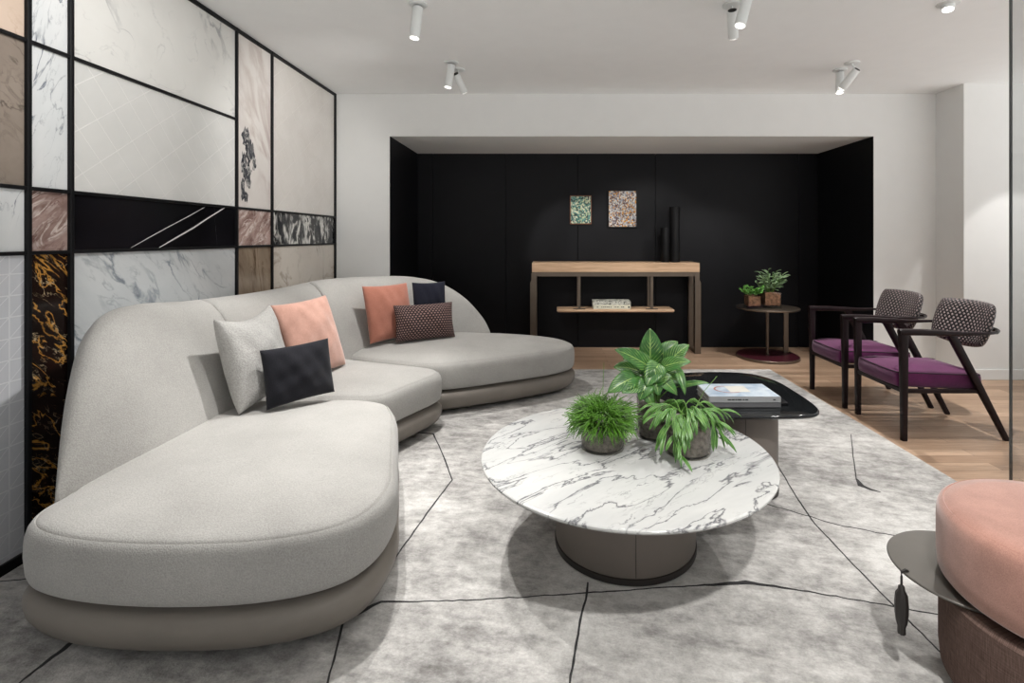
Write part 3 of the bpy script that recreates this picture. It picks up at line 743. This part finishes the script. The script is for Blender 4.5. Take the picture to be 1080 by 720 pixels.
# big variegated leaves
c2 = (.415, 2.08)
t = thing('potted_plant', (*c2, ZTT), 'tall plant with broad striped heart-shaped leaves, rear pot on the marble table', 'plant', 'potted plants on the marble coffee table')
round_pot(t, c2, .066, ZTT, ZTT + .155, ZTT + .135)
def Zm(zx, zy, d): return W(590 + zx / 4.5, 340 + zy / 4.5, d)
LV = [((430, 205), (430, 28), 118, 2.12, 2.12), ((440, 220), (262, 128), 92, 2.06, 2.02), ((390, 235), (256, 212), 84, 2.10, 2.10), ((365, 258), (228, 335), 96, 2.02, 1.97),
      ((465, 190), (562, 90), 96, 2.14, 2.16), ((500, 205), (616, 105), 84, 2.10, 2.10), ((480, 215), (626, 186), 72, 2.05, 2.01), ((475, 195), (412, 305), 100, 2.04, 1.98),
      ((415, 290), (296, 335), 84, 2.02, 1.96), ((440, 290), (535, 255), 62, 2.02, 2.0), ((420, 280), (380, 372), 84, 2.0, 1.97), ((470, 265), (560, 345), 70, 2.02, 2.0),
      ((560, 225), (597, 345), 44, 2.05, 2.0), ((420, 190), (330, 250), 80, 2.11, 2.11), ((500, 240), (590, 235), 74, 2.12, 2.15), ((450, 250), (470, 350), 76, 2.03, 1.99), ((560, 305), (712, 288), 30, 2.06, 2.02),
      ((400, 200), (470, 110), 80, 2.2, 2.24), ((440, 230), (540, 160), 80, 2.18, 2.22), ((430, 240), (300, 170), 84, 2.14, 2.14), ((420, 300), (340, 290), 70, 2.07, 2.04), ((460, 290), (450, 215), 80, 2.0, 2.01), ((490, 260), (585, 290), 72, 2.07, 2.06), ((400, 330), (445, 400), 60, 2.0, 1.98)]
bm = bmesh.new(); uv = bm.loops.layers.uv.new('UVMap'); bs = bmesh.new()
for i, (b0, tip, w, d0, d1) in enumerate(LV):
    a = Zm(*b0, d0); c = Zm(*tip, d1); mid = (a + c) / 2
    fc = Vector((rp.uniform(-.15, .15), -1, .75))
    ctrl = mid + Vector((0, -.012, .018))
    leaf(bm, uv, a, ctrl, c, 1.22 * w / 4.5 * (d0 / F), fc, 12, 6, 'heart', .22)
    root = Vector((c2[0] + rp.uniform(-.02, .02), c2[1] + rp.uniform(-.02, .02), ZTT + .135))
    tube(bs, [root, (root + a) / 2 + Vector((0, 0, .012)), a, bez(a, ctrl, c, .15)], [.003, .0026, .002, .0012], 6)
foliage_part('foliage', bm, M['leaf_big'], t); part('stems', bs, M['stem'], t)
# strap-leaved plant
c3 = (.512, 1.925)
t = thing('potted_plant', (*c3, ZTT), 'plant with narrow arching leaves spilling over its pot, rightmost on the marble table', 'plant', 'potted plants on the marble coffee table')
round_pot(t, c3, .086, ZTT, ZTT + .135, ZTT + .12)
bm = bmesh.new(); uv = bm.loops.layers.uv.new('UVMap'); bs = bmesh.new()
nodes = [((468, 395), 1.9, 6), ((515, 425), 1.86, 6), ((545, 470), 1.83, 6), ((550, 555), 1.82, 5), ((565, 625), 1.80, 5), ((645, 410), 1.87, 7), ((700, 425), 1.9, 6), ((742, 480), 1.91, 5), ((755, 545), 1.91, 5),
         ((505, 520), 1.84, 5), ((580, 375), 1.95, 7), ((640, 370), 1.98, 6), ((535, 372), 1.95, 6), ((700, 385), 1.96, 5), ((600, 480), 1.83, 6), ((480, 440), 1.87, 5), ((770, 425), 1.95, 4), ((585, 560), 1.81, 4), ((620, 430), 1.86, 6)]
for (zx, zy), d, k in nodes:
    nd = Zm(zx, zy, d); root = Vector((c3[0] - .01 + rp.uniform(-.025, .025), c3[1] + rp.uniform(-.02, .03), ZTT + .128))
    hd = nd - root; top_ = max(root.z, nd.z) + .03
    ctrl = Vector((root.x + hd.x * .75, root.y + hd.y * .75, top_))
    tube(bs, [bez(root, ctrl, nd, q / 6) for q in range(7)], [.0024, .0023, .0022, .002, .0018, .0016, .0012], 6)
    bd = (nd - bez(root, ctrl, nd, .8)).normalized(); hdir = Vector((hd.x, hd.y, 0)).normalized() if hd.length > .01 else Vector((0, -1, 0))
    for q in range(k + 2):
        s_ = .45 + .55 * q / (k + 1); p0 = bez(root, ctrl, nd, s_)
        dr = (bd * .9 + hdir * .35 + Vector((rp.uniform(-.8, .8), rp.uniform(-.7, .3), rp.uniform(-.35, .45)))).normalized()
        L_ = rp.uniform(.05, .085); tip = p0 + dr * L_ + Vector((0, 0, -.022)); tip.z = max(tip.z, ZTT + .012)
        leaf(bm, uv, p0, p0 + dr * L_ * .55 + Vector((0, 0, .012)), tip, rp.uniform(.013, .019), (dr.x, dr.y - .5, 1.0), 10, 4, 'oval', .28)
foliage_part('foliage', bm, M['leaf_strap'], t); part('stems', bs, M['stem'], t)
# thin flower stalks
bs = bmesh.new(); root = Vector((c3[0] + .01, c3[1], ZTT + .125)); e = Zm(748, 255, 2.0); tube(bs, [root, (root + e) / 2 + Vector((0, 0, .02)), e], [.0012, .001, .0008], 5)
part('flower_stalk', bs, M['stem'], t)

# ------------------------------------------------------------------ pouf with tray
PC = (1.245, 1.232); PR = .258
pf = thing('pouf', (*PC, RT), 'round pink velvet pouf with brown body and metal tray at the rug edge', 'pouf')
bm = bmesh.new(); lathe(bm, PC, [(PR - .035, RT), (PR - .022, RT + .012), (PR - .006, .05), (PR - .002, .09), (PR - .002, .248), (PR - .012, .259)], 96); part('body', bm, M['brown_fabric'], pf)
bm = bmesh.new(); lathe(bm, PC, [(PR - .05, .281), (PR - .008, .283), (PR, .293), (PR + .003, .33), (PR + .003, .420), (PR + .001, .442), (PR - .004, .454), (PR - .012, .4595), (PR - .0145, .4575), (PR - .017, .461), (PR - .05, .466), (PR - .12, .470), (.04, .472)], 96)
part('seat', bm, M['pink_velvet'], pf, angle=70)
bm = bmesh.new(); lathe(bm, PC, [(PR - .05, .256), (PR - .05, .285)], 48); part('pivot', bm, M['plinth'], pf)
TC = (1.112, 1.372); bm = bmesh.new(); lathe(bm, TC, [(.178, .2625), (.181, .263), (.1825, .265), (.1825, .268), (.181, .2695), (.16, .269)], 80)
tr = part('tray', bm, M['tray'], pf)
ht = W(950, 600, 1.36); hx, hy = ht.x, ht.y
tpos = Vector((TC[0] + (hx - TC[0]) * .176 / math.hypot(hx - TC[0], hy - TC[1]), TC[1] + (hy - TC[1]) * .176 / math.hypot(hx - TC[0], hy - TC[1]), .269))
n2 = Vector((tpos.x - TC[0], tpos.y - TC[1], 0)).normalized()
bm = bmesh.new(); q0 = tpos + n2 * .011
tube(bm, [tpos - n2 * .008 + Vector((0, 0, .001)), tpos + Vector((0, 0, .005)), q0 + Vector((0, 0, .001)), q0 - Vector((0, 0, .012)), q0 - Vector((0, 0, .05))], [.003, .0035, .0035, .003, .0028], 8)
part('loop', bm, M['dark_leather'], pf)
bm = bmesh.new(); lathe(bm, (q0.x, q0.y), [(.004, .235), (.007, .232), (.008, .222), (.0135, .212), (.0155, .185), (.0150, .160), (.0125, .138), (.009, .126), (.0095, .112), (.009, .108)], 16)
for v in bm.verts:
    a = math.atan2(v.co.y - q0.y, v.co.x - q0.x); k = 1 + .07 * math.cos(8 * a)
    v.co.x = q0.x + (v.co.x - q0.x) * k; v.co.y = q0.y + (v.co.y - q0.y) * k
part('tassel', bm, M['dark_leather'], pf)

# ------------------------------------------------------------------ armchairs (face -x)
def weave():
    m, nt, b = newmat('woven_leather'); n = N(nt)
    t = n.node('ShaderNodeTexCoord'); s = n.node('ShaderNodeSeparateXYZ'); n.link(t.outputs['UV'], s.inputs[0])
    u = n.math('MULTIPLY', s.outputs[0], 17); v = n.math('MULTIPLY', s.outputs[1], 20)
    par = n.math('MODULO', n.math('FLOOR', v), 2.0)
    fu = n.math('SUBTRACT', n.math('FRACT', n.math('MULTIPLY_ADD', par, .5, u)), .5); fv = n.math('SUBTRACT', n.math('FRACT', v), .5)
    d = n.math('ADD', n.math('ABSOLUTE', fu), n.math('MULTIPLY', n.math('ABSOLUTE', fv), .55))
    k = n.ramp(d, [(.2, (1, 1, 1)), (.36, (0, 0, 0))])
    n.link(n.mix(k, rgb(.007, .005, .006), rgb(.24, .185, .18)), b.inputs['Base Color'])
    b.inputs['Roughness'].default_value = .45; n.bump(k, b, .7, .006); return m
M['weave'] = weave()
def armchair(label):
    cx, cy = 2.29, 3.143
    t = thing('armchair', (cx, cy, 0), label, 'armchair', 'purple armchairs beside the rug')
    yn, yf = 2.925, 3.36                                   # near and far leg planes
    for y in (yn, yf):
        sg = -1 if y == yn else 1
        leg = [(2.003, y, .0), (2.003, y, .30), (2.0, y, .575), (2.0, y, .618)]
        part('leg', sweep_rect(bmesh.new(), leg, [(.030, .030), (.034, .036), (.036, .046), (.036, .05)], (0, 1, 0)), M['dark_wood'], t)
        rear = [(2.255, y, .612), (2.282, y, .575), (2.40, y, .355), (2.585, y, .0)]
        part('leg', sweep_rect(bmesh.new(), rear, [(.030, .036), (.032, .044), (.030, .040), (.026, .028)], (0, 1, 0)), M['dark_wood'], t)
        arm = [(1.977, y, .612), (1.99, y, .613), (2.10, y, .612), (2.25, y, .606), (2.36, y, .604), (2.46, y + sg * .004, .605), (2.545, y - sg * .02, .606), (2.60, y - sg * .07, .607)]
        part('armrest', sweep_rect(bmesh.new(), arm, [(.036, .030), (.042, .036), (.046, .034), (.046, .030), (.040, .018), (.032, .014), (.026, .013), (.024, .013)], (0, 1, 0), .3), M['dark_wood'], t)
    rail = cr([(2.545, yn + .02, .606), (2.60, yn + .075, .607), (2.625, cy - .09, .607), (2.63, cy, .607), (2.625, cy + .09, .607), (2.60, yf - .075, .607), (2.545, yf - .02, .606)], 5, False)
    bm = bmesh.new(); tube(bm, rail, .010, 10); part('back_rail', bm, M['dark_wood'], t)
    # seat
    y0, y1 = yn + .024, yf - .024
    o = ccw(resample(cr([(1.985, y0 + .02), (1.975, (y0 + y1) / 2), (1.985, y1 - .02), (2.02, y1 - .004), (2.22, y1), (2.42, y1 - .004), (2.475, y1 - .025), (2.487, (y0 + y1) / 2), (2.475, y0 + .025), (2.42, y0 + .004), (2.22, y0), (2.02, y0 + .004)], 6), 120))
    prof = [(.03, .292), (.008, .295), (.0, .303), (-.003, .335), (.0, .368), (.004, .375), (.012, .380), (.03, .386), (.06, .394)]
    bm = bmesh.new(); pad(bm, o, prof, (2.23, (y0 + y1) / 2), .022, 8)
    for v in bm.verts: v.co.z -= (v.co.x - 2.0) * .035
    part('seat', bm, M['velvet'], t, angle=70)
    for zz in (.3765,):
        bm = bmesh.new(); loop = [Vector((x, y, zz - (x - 2.0) * .035)) for x, y in inset(o, .0045)]
        rings = []
        for i, p in enumerate(loop):
            d = loop[(i + 1) % len(loop)] - loop[i - 1]; s, u = frame_of(d)
            rings.append([p + .0035 * (math.cos(k * math.pi / 3) * s + math.sin(k * math.pi / 3) * u) for k in range(6)])
        rings.append(rings[0]); loft(bm, rings, False, False); part('piping', bm, M['piping'], t)
    bm = bmesh.new()
    box(bm, 1.99, 2.01, yn, yf, .268, .292, .003, 1); box(bm, 2.42, 2.445, yn, yf, .262, .282, .003, 1)
    box(bm, 2.0, 2.43, yn - .004, yn + .018, .266, .290, .003, 1); box(bm, 2.0, 2.43, yf - .018, yf + .004, .266, .290, .003, 1)
    part('seat_frame', bm, M['dark_wood'], t, smooth=False)
    # backrest: padded curved slab leaning back
    bm = bmesh.new(); uv = bm.loops.layers.uv.new('UVMap')
    nu, nv = 26, 16; Wd, Ht = .43, .285; g = {}
    base = Vector((2.492, cy, .497)); lean = Vector((.32, 0, 1)).normalized(); nrm = Vector((-1, 0, .32)).normalized()
    for s in (1, -1):
        for i in range(nu + 1):
            for j in range(nv + 1):
                a, b_ = 2 * i / nu - 1, 2 * j / nv - 1
                a = math.sin(a * math.pi / 2) * .5 + a * .5; b_ = math.sin(b_ * math.pi / 2) * .5 + b_ * .5
                # squircle mapping keeps rounded corners
                k = 1 - .13 * (a * a) * (b_ * b_)
                yy, zz = a * k * Wd / 2, (b_ * k * .5 + .5) * Ht
                th = .032 * (max(0, (1 - a ** 6) * (1 - b_ ** 6)) ** .5)
                curve = .035 * a * a                       # ends come forward
                p = base + Vector((0, yy, 0)) + lean * zz + nrm * (s * th + curve) 
                if s == -1 and (i in (0, nu) or j in (0, nv)): g[s, i, j] = g[1, i, j]
                else: g[s, i, j] = bm.verts.new(p)
    for s in (1, -1):
        for i in range(nu):
            for j in range(nv):
                q = [(i, j), (i + 1, j), (i + 1, j + 1), (i, j + 1)]
                f = bm.faces.new([g[(s,) + k] for k in q])
                for l, k in zip(f.loops, q): l[uv].uv = (k[0] / nu, k[1] / nv)
    part('backrest', bm, M['weave'], t, angle=120)
    for yy in (cy - .1, cy + .1):
        bm = bmesh.new(); box(bm, 2.575, 2.622, yy - .015, yy + .015, .598, .612, .003, 1); part('bracket', bm, M['dark_wood'], t, smooth=False)
    return t
ch1 = armchair('purple velvet armchair with woven leather back, the nearer one beside the glass partition')
ch2 = copy_tree(ch1); ch2.location = (2.275, 3.70, 0)
ch2['label'] = 'purple velvet armchair with woven leather back, the farther one nearer the round side table'

# ------------------------------------------------------------------ side table in the alcove
SC = (2.08, 4.94)
st = thing('side_table', (*SC, 0), 'round bronze side table with burgundy base holding two small plants', 'side table')
bm = bmesh.new(); lathe(bm, SC, [(.26, .466), (.283, .468), (.286, .474), (.286, .479), (.283, .482), (.2, .4825)], 72); part('table_top', bm, M['bronze'], st)
bm = bmesh.new(); lathe(bm, SC, [(.272, 0.0005), (.285, .004), (.285, .022), (.281, .0255)], 72); bs_ = part('base', bm, M['bronze'], st)
bm = bmesh.new(); lathe(bm, SC, [(.279, .0257), (.279, .0285), (.2, .029)], 72); part('base_inlay', bm, M['burgundy'], bs_, label='burgundy inlay of the base')
bm = bmesh.new(); lathe(bm, (2.075, 4.93), [(.014, .029), (.014, .467)], 24); part('post', bm, M['bronze'], st)
part('post', bbox(2.272, 2.318, 5.02, 5.032, .029, .467, .002, 1), M['bronze'], st, smooth=False)
zt2 = .4835
def square_pot(t, cx, cy, w, z0, z1, soil):
    bm = bmesh.new(); h = w / 2; th = .006
    def sq(r, z): return [Vector((cx + sx * r, cy + sy * r, z)) for sx, sy in ((-1, -1), (1, -1), (1, 1), (-1, 1))]
    loft(bm, [sq(h - .004, z0), sq(h, z0 + .004), sq(h, z1), sq(h - th, z1), sq(h - th, z0 + .012)])
    part('pot', bm, M['clear_glass'], t, smooth=False)
    bm = bmesh.new(); loft(bm, [sq(h - th - .006, z0 + .026), sq(h - th - .001, z0 + .034), sq(h - th - .001, z1 - .008), sq(h * .6, z1 - .003)])
    part('soil', bm, M['bark_soil'] if soil else M['soil'], t, smooth=False)
def bushy(t, cx, cy, z, n, spread, height, ll, lw, mat, seed):
    r = random.Random(seed); bm = bmesh.new(); uv = bm.loops.layers.uv.new('UVMap'); bs = bmesh.new()
    for i in range(n):
        a = r.uniform(0, 2 * math.pi); q = r.random() ** .6
        root = Vector((cx + .2 * spread * math.cos(a), cy + .2 * spread * math.sin(a), z))
        tip = Vector((cx + spread * q * math.cos(a), cy + spread * q * math.sin(a), z + height * (.35 + .65 * r.random()) * (1 - .35 * q)))
        tube(bs, [root, (root + tip) / 2 + Vector((0, 0, .008)), tip], [.0022, .0018, .0012], 5)
        for k in range(6):
            b2 = a + r.uniform(-1.8, 1.8); s = .35 + .65 * k / 5
            p = root.lerp(tip, s); dr = Vector((math.cos(b2), math.sin(b2), r.uniform(-.1, .9))).normalized()
            e = p + dr * ll * r.uniform(.7, 1.1)
            leaf(bm, uv, p, (p + e) / 2 + Vector((0, 0, .006)), e, lw, (dr.x * -.3, -.5, 1), 5, 2, 'oval', .2)
    foliage_part('foliage', bm, mat, t, .0008); part('stems', bs, M['stem'], t)
pa = thing('potted_plant', (1.90, 4.85, zt2), 'small leafy plant in a square glass pot, left one on the round side table', 'plant', 'potted plants on the side table')
square_pot(pa, 1.90, 4.85, .125, zt2, zt2 + .125, True); bushy(pa, 1.90, 4.85, zt2 + .118, 12, .11, .12, .055, .03, M['leaf_small'], 4)
pb = thing('potted_plant', (2.085, 4.90, zt2), 'taller grey green plant in a glass pot, right one on the round side table', 'plant', 'potted plants on the side table')
square_pot(pb, 2.085, 4.90, .155, zt2, zt2 + .15, True); bushy(pb, 2.085, 4.90, zt2 + .143, 30, .13, .27, .07, .021, M['leaf_sage'], 9)

# ------------------------------------------------------------------ console table
X0, X1, YF, YR = -.177, 1.473, 5.08, 5.375
cs = thing('console_table', ((X0 + X1) / 2, 5.23, 0), 'oak topped console table with bronze frame and hanging shelf against the black wall', 'console table')
part('table_top', bbox(X0, X1, YF, YR, .806, .898, .003, 2), M['oak'], cs, smooth=False)
for xa in (X0 - .005, X1 - .045):
    bm = bmesh.new()
    xo = xa - .012 if xa < .5 else xa
    for y0 in (YF + .005, YR - .065):
        pts = [(xa, .79), (xa + .05, .79), (xa + .05, .0005), (xa, .0005)]
        if xa < .5: pts = [(xa + .0, .79), (xa + .05, .79), (xa + .05, .0005), (xa - .012, .0005), (xa - .012, .70), (xa, .73)]
        else: pts = [(xa, .79), (xa + .045, .79), (xa + .045, .73), (xa + .058, .70), (xa + .058, .0005), (xa, .0005)]
        loft(bm, [[Vector((x, y, z)) for x, z in pts] for y in (y0, y0 + .055)])
    x_0, x_1 = (xa - .012, xa + .05) if xa < .5 else (xa, xa + .058)
    box(bm, x_0 + .004, x_1 - .004, YF + .01, YR - .02, .0005, .03); box(bm, x_0 + .014, x_1 - .014, YF + .01, YR - .02, .76, .79)
    part('leg', bm, M['bronze'], cs, smooth=False)
bm = bmesh.new(); box(bm, X0 + .03, X1 - .03, YF + .012, YF + .05, .764, .80); box(bm, X0 + .03, X1 - .03, YR - .06, YR - .02, .764, .80); box(bm, X0, X1, YF + .006, YR - .01, .79, .806)
part('rail', bm, M['bronze'], cs, smooth=False)
bm = bmesh.new(); box(bm, .07, 1.235, YF + .03, YR - .04, .405, .437, .014, 3); sh = part('shelf', bm, M['oak'], cs)
for x in (.29, 1.01):
    for y in (YF + .045, YR - .08):
        bm = bmesh.new(); box(bm, x - .013, x + .013, y - .006, y + .006, .437, .77); box(bm, x - .06, x + .06, y - .012, y + .012, .4365, .443)
        part('hanger', bm, M['bronze'], cs, smooth=False)
M['cream_cover'] = plain('cream_cover', rgb(.74, .72, .58), .5, var=.05); M['mix_cover'] = None
def brush_cover():
    m, nt, b = newmat('white_painted_cover'); n = N(nt)
    f = n.noise(n.coord(scale=(1, 1, 2)), 26, 5, .7, .8)
    n.link(n.ramp(f, [(.42, rgb(.08, .075, .06)), (.52, rgb(.66, .66, .58))]), b.inputs['Base Color']); b.inputs['Roughness'].default_value = .5; return m
b1 = book(.432, .800, 5.125, 5.31, .4375, .478, M['cream_cover'], 'cream book lying at the bottom of the pair on the console shelf', group='books on the console shelf')
rr = random.Random(2); x = .465
while x < .72:
    w_ = rr.uniform(.008, .016); part('spine_mark', bbox(x, x + w_, 5.1243, 5.1252, .453, .461), M['ink'], b1, smooth=False); x += w_ + rr.uniform(.003, .008) + (.02 if rr.random() < .15 else 0)
part('spine_mark', bbox(.775, .79, 5.1243, 5.1252, .449, .465), M['ink'], b1, smooth=False)
b2 = book(.428, .802, 5.13, 5.305, .4785, .515, brush_cover(), 'dark patterned book lying on top of the cream book', group='books on the console shelf')
def vase(name, cx, cy, r, h, label):
    bm = bmesh.new(); z0 = .8985
    lathe(bm, (cx, cy), [(r * .9, z0), (r, z0 + .006), (r, z0 + h * .25), (r * .985, z0 + h * .5), (r, z0 + h - .006), (r - .003, z0 + h), (r - .008, z0 + h - .004), (r - .009, z0 + .03), (r * .5, z0 + .02)], 40)
    return tag(part(name, bm, M['vase_black'], loc=(cx, cy, z0)), label, 'vase', 'black vases on the console')
vase('vase', 1.258, 5.21, .051, .555, 'taller slim black cylinder vase standing on the console')
vase('vase', 1.158, 5.20, .042, .345, 'shorter black cylinder vase standing on the console')

# ------------------------------------------------------------------ paintings on the black wall
def painting_mat(name, cols, scale):
    m, nt, b = newmat(name); n = N(nt)
    vo = n.node('ShaderNodeTexVoronoi'); vo.inputs['Scale'].default_value = scale; v = n.coord(scale=(1, 1, .8)); n.link(v, vo.inputs['Vector'])
    s = n.node('ShaderNodeSeparateColor'); n.link(vo.outputs['Color'], s.inputs[0])
    k = len(cols); n.link(n.ramp(s.outputs[0], [(i / k, c) for i, c in enumerate(cols)], 'CONSTANT'), b.inputs['Base Color'])
    b.inputs['Roughness'].default_value = .6; return m
def framed(px0, px1, py0, py1, fw, fmat, cmat, label):
    d = 5.385; a = W(px0, py1, d); c = W(px1, py0, d)
    t = thing('painting', ((a.x + c.x) / 2, YB - .012, a.z), label, 'painting', 'paintings above the console')
    bm = bmesh.new(); y0, y1 = YB - .026, YB - .0005
    box(bm, a.x - fw, a.x, y0, y1, a.z - fw, c.z + fw, .001, 1); box(bm, c.x, c.x + fw, y0, y1, a.z - fw, c.z + fw, .001, 1)
    box(bm, a.x, c.x, y0, y1, a.z - fw, a.z, .001, 1); box(bm, a.x, c.x, y0, y1, c.z, c.z + fw, .001, 1)
    part('frame', bm, fmat, t, smooth=False)
    part('canvas', bbox(a.x, c.x, y0 + .006, y1, a.z, c.z), cmat, t, smooth=False)
framed(602, 623, 207, 235.5, .008, plain('rust_frame', rgb(.20, .07, .03), .5), painting_mat('teal_cells', [srgb(60, 110, 100), srgb(190, 200, 160), srgb(120, 160, 145), srgb(40, 60, 60), srgb(215, 215, 190), srgb(90, 140, 130)], 85), 'small teal and cream speckled painting in a thin rust frame')
framed(642, 671, 201.5, 239, .012, M['black_metal'], painting_mat('orange_cells', [srgb(200, 200, 200), srgb(215, 150, 50), srgb(130, 110, 110), srgb(225, 220, 210), srgb(90, 70, 70), srgb(190, 170, 150), srgb(160, 165, 175)], 90), 'larger speckled grey and orange painting in a black frame')

# ------------------------------------------------------------------ ceiling spot lamps
LENS = []
def spot(plate, top, end, label, r=.0275, stem=True):
    plate, top, end = Vector(plate), Vector(top), Vector(end)
    t = thing('ceiling_spotlight', (plate.x, plate.y, CEIL), label, 'ceiling spotlight', 'white cylinder spotlights on the ceiling')
    bm = bmesh.new(); lathe(bm, (plate.x, plate.y), [(.05, CEIL - .0004), (.05, CEIL - .006), (.046, CEIL - .009), (.02, CEIL - .0095)], 36); part('canopy', bm, M['fixture'], t)
    d = (end - top).normalized()
    bm = bmesh.new(); tube(bm, [Vector((plate.x, plate.y, CEIL - .008)), top + d * .012], .006, 10); part('stem', bm, M['fixture'], t)
    bm = bmesh.new(); tube(bm, [top, top + d * .002, end - d * .002, end], [r * .94, r, r, r * .96], 28); part('body', bm, M['fixture'], t)
    bm = bmesh.new(); tube(bm, [top - d * .002, top + d * .001], [r * .8, r * .8], 24); part('rear_cap', bm, M['black_metal'], t, label='black rear cap')
    bm = bmesh.new(); tube(bm, [end - d * .001, end + d * .003], [r * .84, r * .82], 24); part('lens', bm, M['lens'], t, label='glowing lens')
    return end + d * .02, d
def plate_at(px, py):
    d = F * (CEIL - H) / (VY - py); return Vector(((px - VX) / F * d, d, CEIL))
S = []
p = plate_at(441, 4); S.append(spot(p, (p.x, p.y, CEIL - .02), W(437, 40, p.y - .005), 'white ceiling spotlight above the middle of the sofa, pointing down'))
p = plate_at(476, 65.5); S.append(spot(p, (p.x, p.y, CEIL - .02), W(472.5, 92, p.y), 'white ceiling spotlight above the far sofa end, pointing straight down'))
p = plate_at(483, 73); q = W(480.5, 78, p.y - .02); S.append(spot(p, q, W(489.5, 97, p.y + .08), 'white ceiling spotlight tilted towards the alcove, beside the one above the far sofa end'))
p = plate_at(772, 5); S.append(spot(p, W(772.3, 11, p.y - .03), W(773.5, 39.5, p.y + .07), 'white ceiling spotlight above the coffee tables, tilted away to the alcove'))
p = plate_at(790, -14); S.append(spot(p, W(790, -10, p.y), W(780.5, 27, p.y - .02), 'white ceiling spotlight above the coffee tables, nearer one cut by the top of the picture'))
p = plate_at(886, 73.5); S.append(spot(p, (p.x, p.y, CEIL - .02), W(885.5, 98, p.y), 'white ceiling spotlight before the right end of the alcove, pointing straight down'))
p = plate_at(898.5, 66); S.append(spot(p, W(904, 73, p.y), W(888, 93, p.y + .1), 'white ceiling spotlight slanting left, before the right end of the alcove'))
p = plate_at(1000, 4)
t = thing('ceiling_downlight', (p.x, p.y, CEIL), 'small recessed white downlight in the ceiling above the armchairs', 'ceiling downlight')
bm = bmesh.new(); lathe(bm, (p.x, p.y), [(.052, CEIL - .0004), (.052, CEIL - .004), (.035, CEIL - .007)], 36); part('ring', bm, M['fixture'], t)
bm = bmesh.new(); tube(bm, [Vector((p.x, p.y, CEIL - .005)), Vector((p.x - .004, p.y - .004, CEIL - .032))], [.03, .03], 28); part('body', bm, M['fixture'], t)
bm = bmesh.new(); tube(bm, [Vector((p.x - .004, p.y - .004, CEIL - .0315)), Vector((p.x - .0045, p.y - .0045, CEIL - .036))], [.026, .025], 24); part('lens', bm, M['lens'], t, label='glowing lens')
DL = Vector((p.x, p.y, CEIL - .05))

def lamp(loc, target, power, angle=70, blend=.6, size=.03, col=(1, .982, .957)):
    l = bpy.data.lights.new('spot', 'SPOT'); l.energy = power * 1.15; l.spot_size = math.radians(angle); l.spot_blend = blend; l.shadow_soft_size = size; l.color = col
    o = bpy.data.objects.new('spot_lamp', l); COL.objects.link(o); o.location = loc
    o.rotation_euler = (Vector(target) - Vector(loc)).to_track_quat('-Z', 'Y').to_euler(); return o
lamp(S[0][0], (-.95, 2.2, 0), 105, 85, .6)
lamp(S[1][0], (-.75, 3.65, 0), 75, 90, .7)
lamp(S[2][0], (.42, 5.4, .82), 75, 36, .5)
lamp(S[3][0], (1.0, 5.3, .85), 65, 40, .5)
lamp(S[4][0], (.6, 2.3, .3), 22, 70, .7)
lamp(S[5][0], (2.05, 3.7, 0), 95, 85, .7)
lamp(S[6][0], (1.6, 5.1, .6), 65, 55, .5)
lamp(DL, (2.1, 2.75, 0), 85, 100, .7)
# further ceiling spots without fixtures, added to set shadows and light the walls
lamp((-.8, 2.1, CEIL - .2), (-.85, 1.75, 0), 95, 62, .7)
lamp((.75, .55, CEIL - .2), (.72, 1.5, 0), 125, 62, .7, .05)
lamp((.32, 1.9, CEIL - .2), (.35, 1.95, 0), 12, 95, .8, .06)
lamp((1.7, 1.7, CEIL - .2), (1.5, 2.3, 0), 32, 80, .8, .05)
lamp((-.9, 1.5, CEIL - .15), (-1.86, 2.15, 1.75), 36, 75, .9)
lamp((-.5, 3.0, CEIL - .2), (-1.86, 3.7, 1.6), 40, 80, .8)
lamp((3.75, 3.2, CEIL - .2), (3.75, 4.17, .72), 26, 44, .2)

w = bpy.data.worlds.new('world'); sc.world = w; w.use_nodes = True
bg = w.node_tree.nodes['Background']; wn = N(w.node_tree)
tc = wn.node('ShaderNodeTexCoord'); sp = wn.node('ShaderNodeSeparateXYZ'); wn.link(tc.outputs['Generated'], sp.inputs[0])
wn.link(wn.ramp(wn.math('MULTIPLY_ADD', sp.outputs[2], .5, .5), [(.40, (1, .99, .975)), (.55, (.15, .155, .16))]), bg.inputs[0]); bg.inputs[1].default_value = 2.3  # made brighter below the horizon to light the ceiling past the cut floor

# ------------------------------------------------------------------ camera
cam = bpy.data.cameras.new('camera'); co = bpy.data.objects.new('camera', cam); COL.objects.link(co)
co.location = (0, 0, H); co.rotation_euler = (math.radians(90), 0, 0)
cam.sensor_width = 36; cam.sensor_fit = 'HORIZONTAL'; cam.lens = F / 1080 * 36
cam.shift_x = (540 - VX) / 1080; cam.shift_y = (VY - 360) / 1080; cam.clip_start = .05
sc.camera = co
sc.view_settings.view_transform = 'Standard'; sc.view_settings.look = 'None'
sc.view_settings.exposure = 0.0; sc.view_settings.gamma = 1.0; sc.view_settings.use_curve_mapping = False
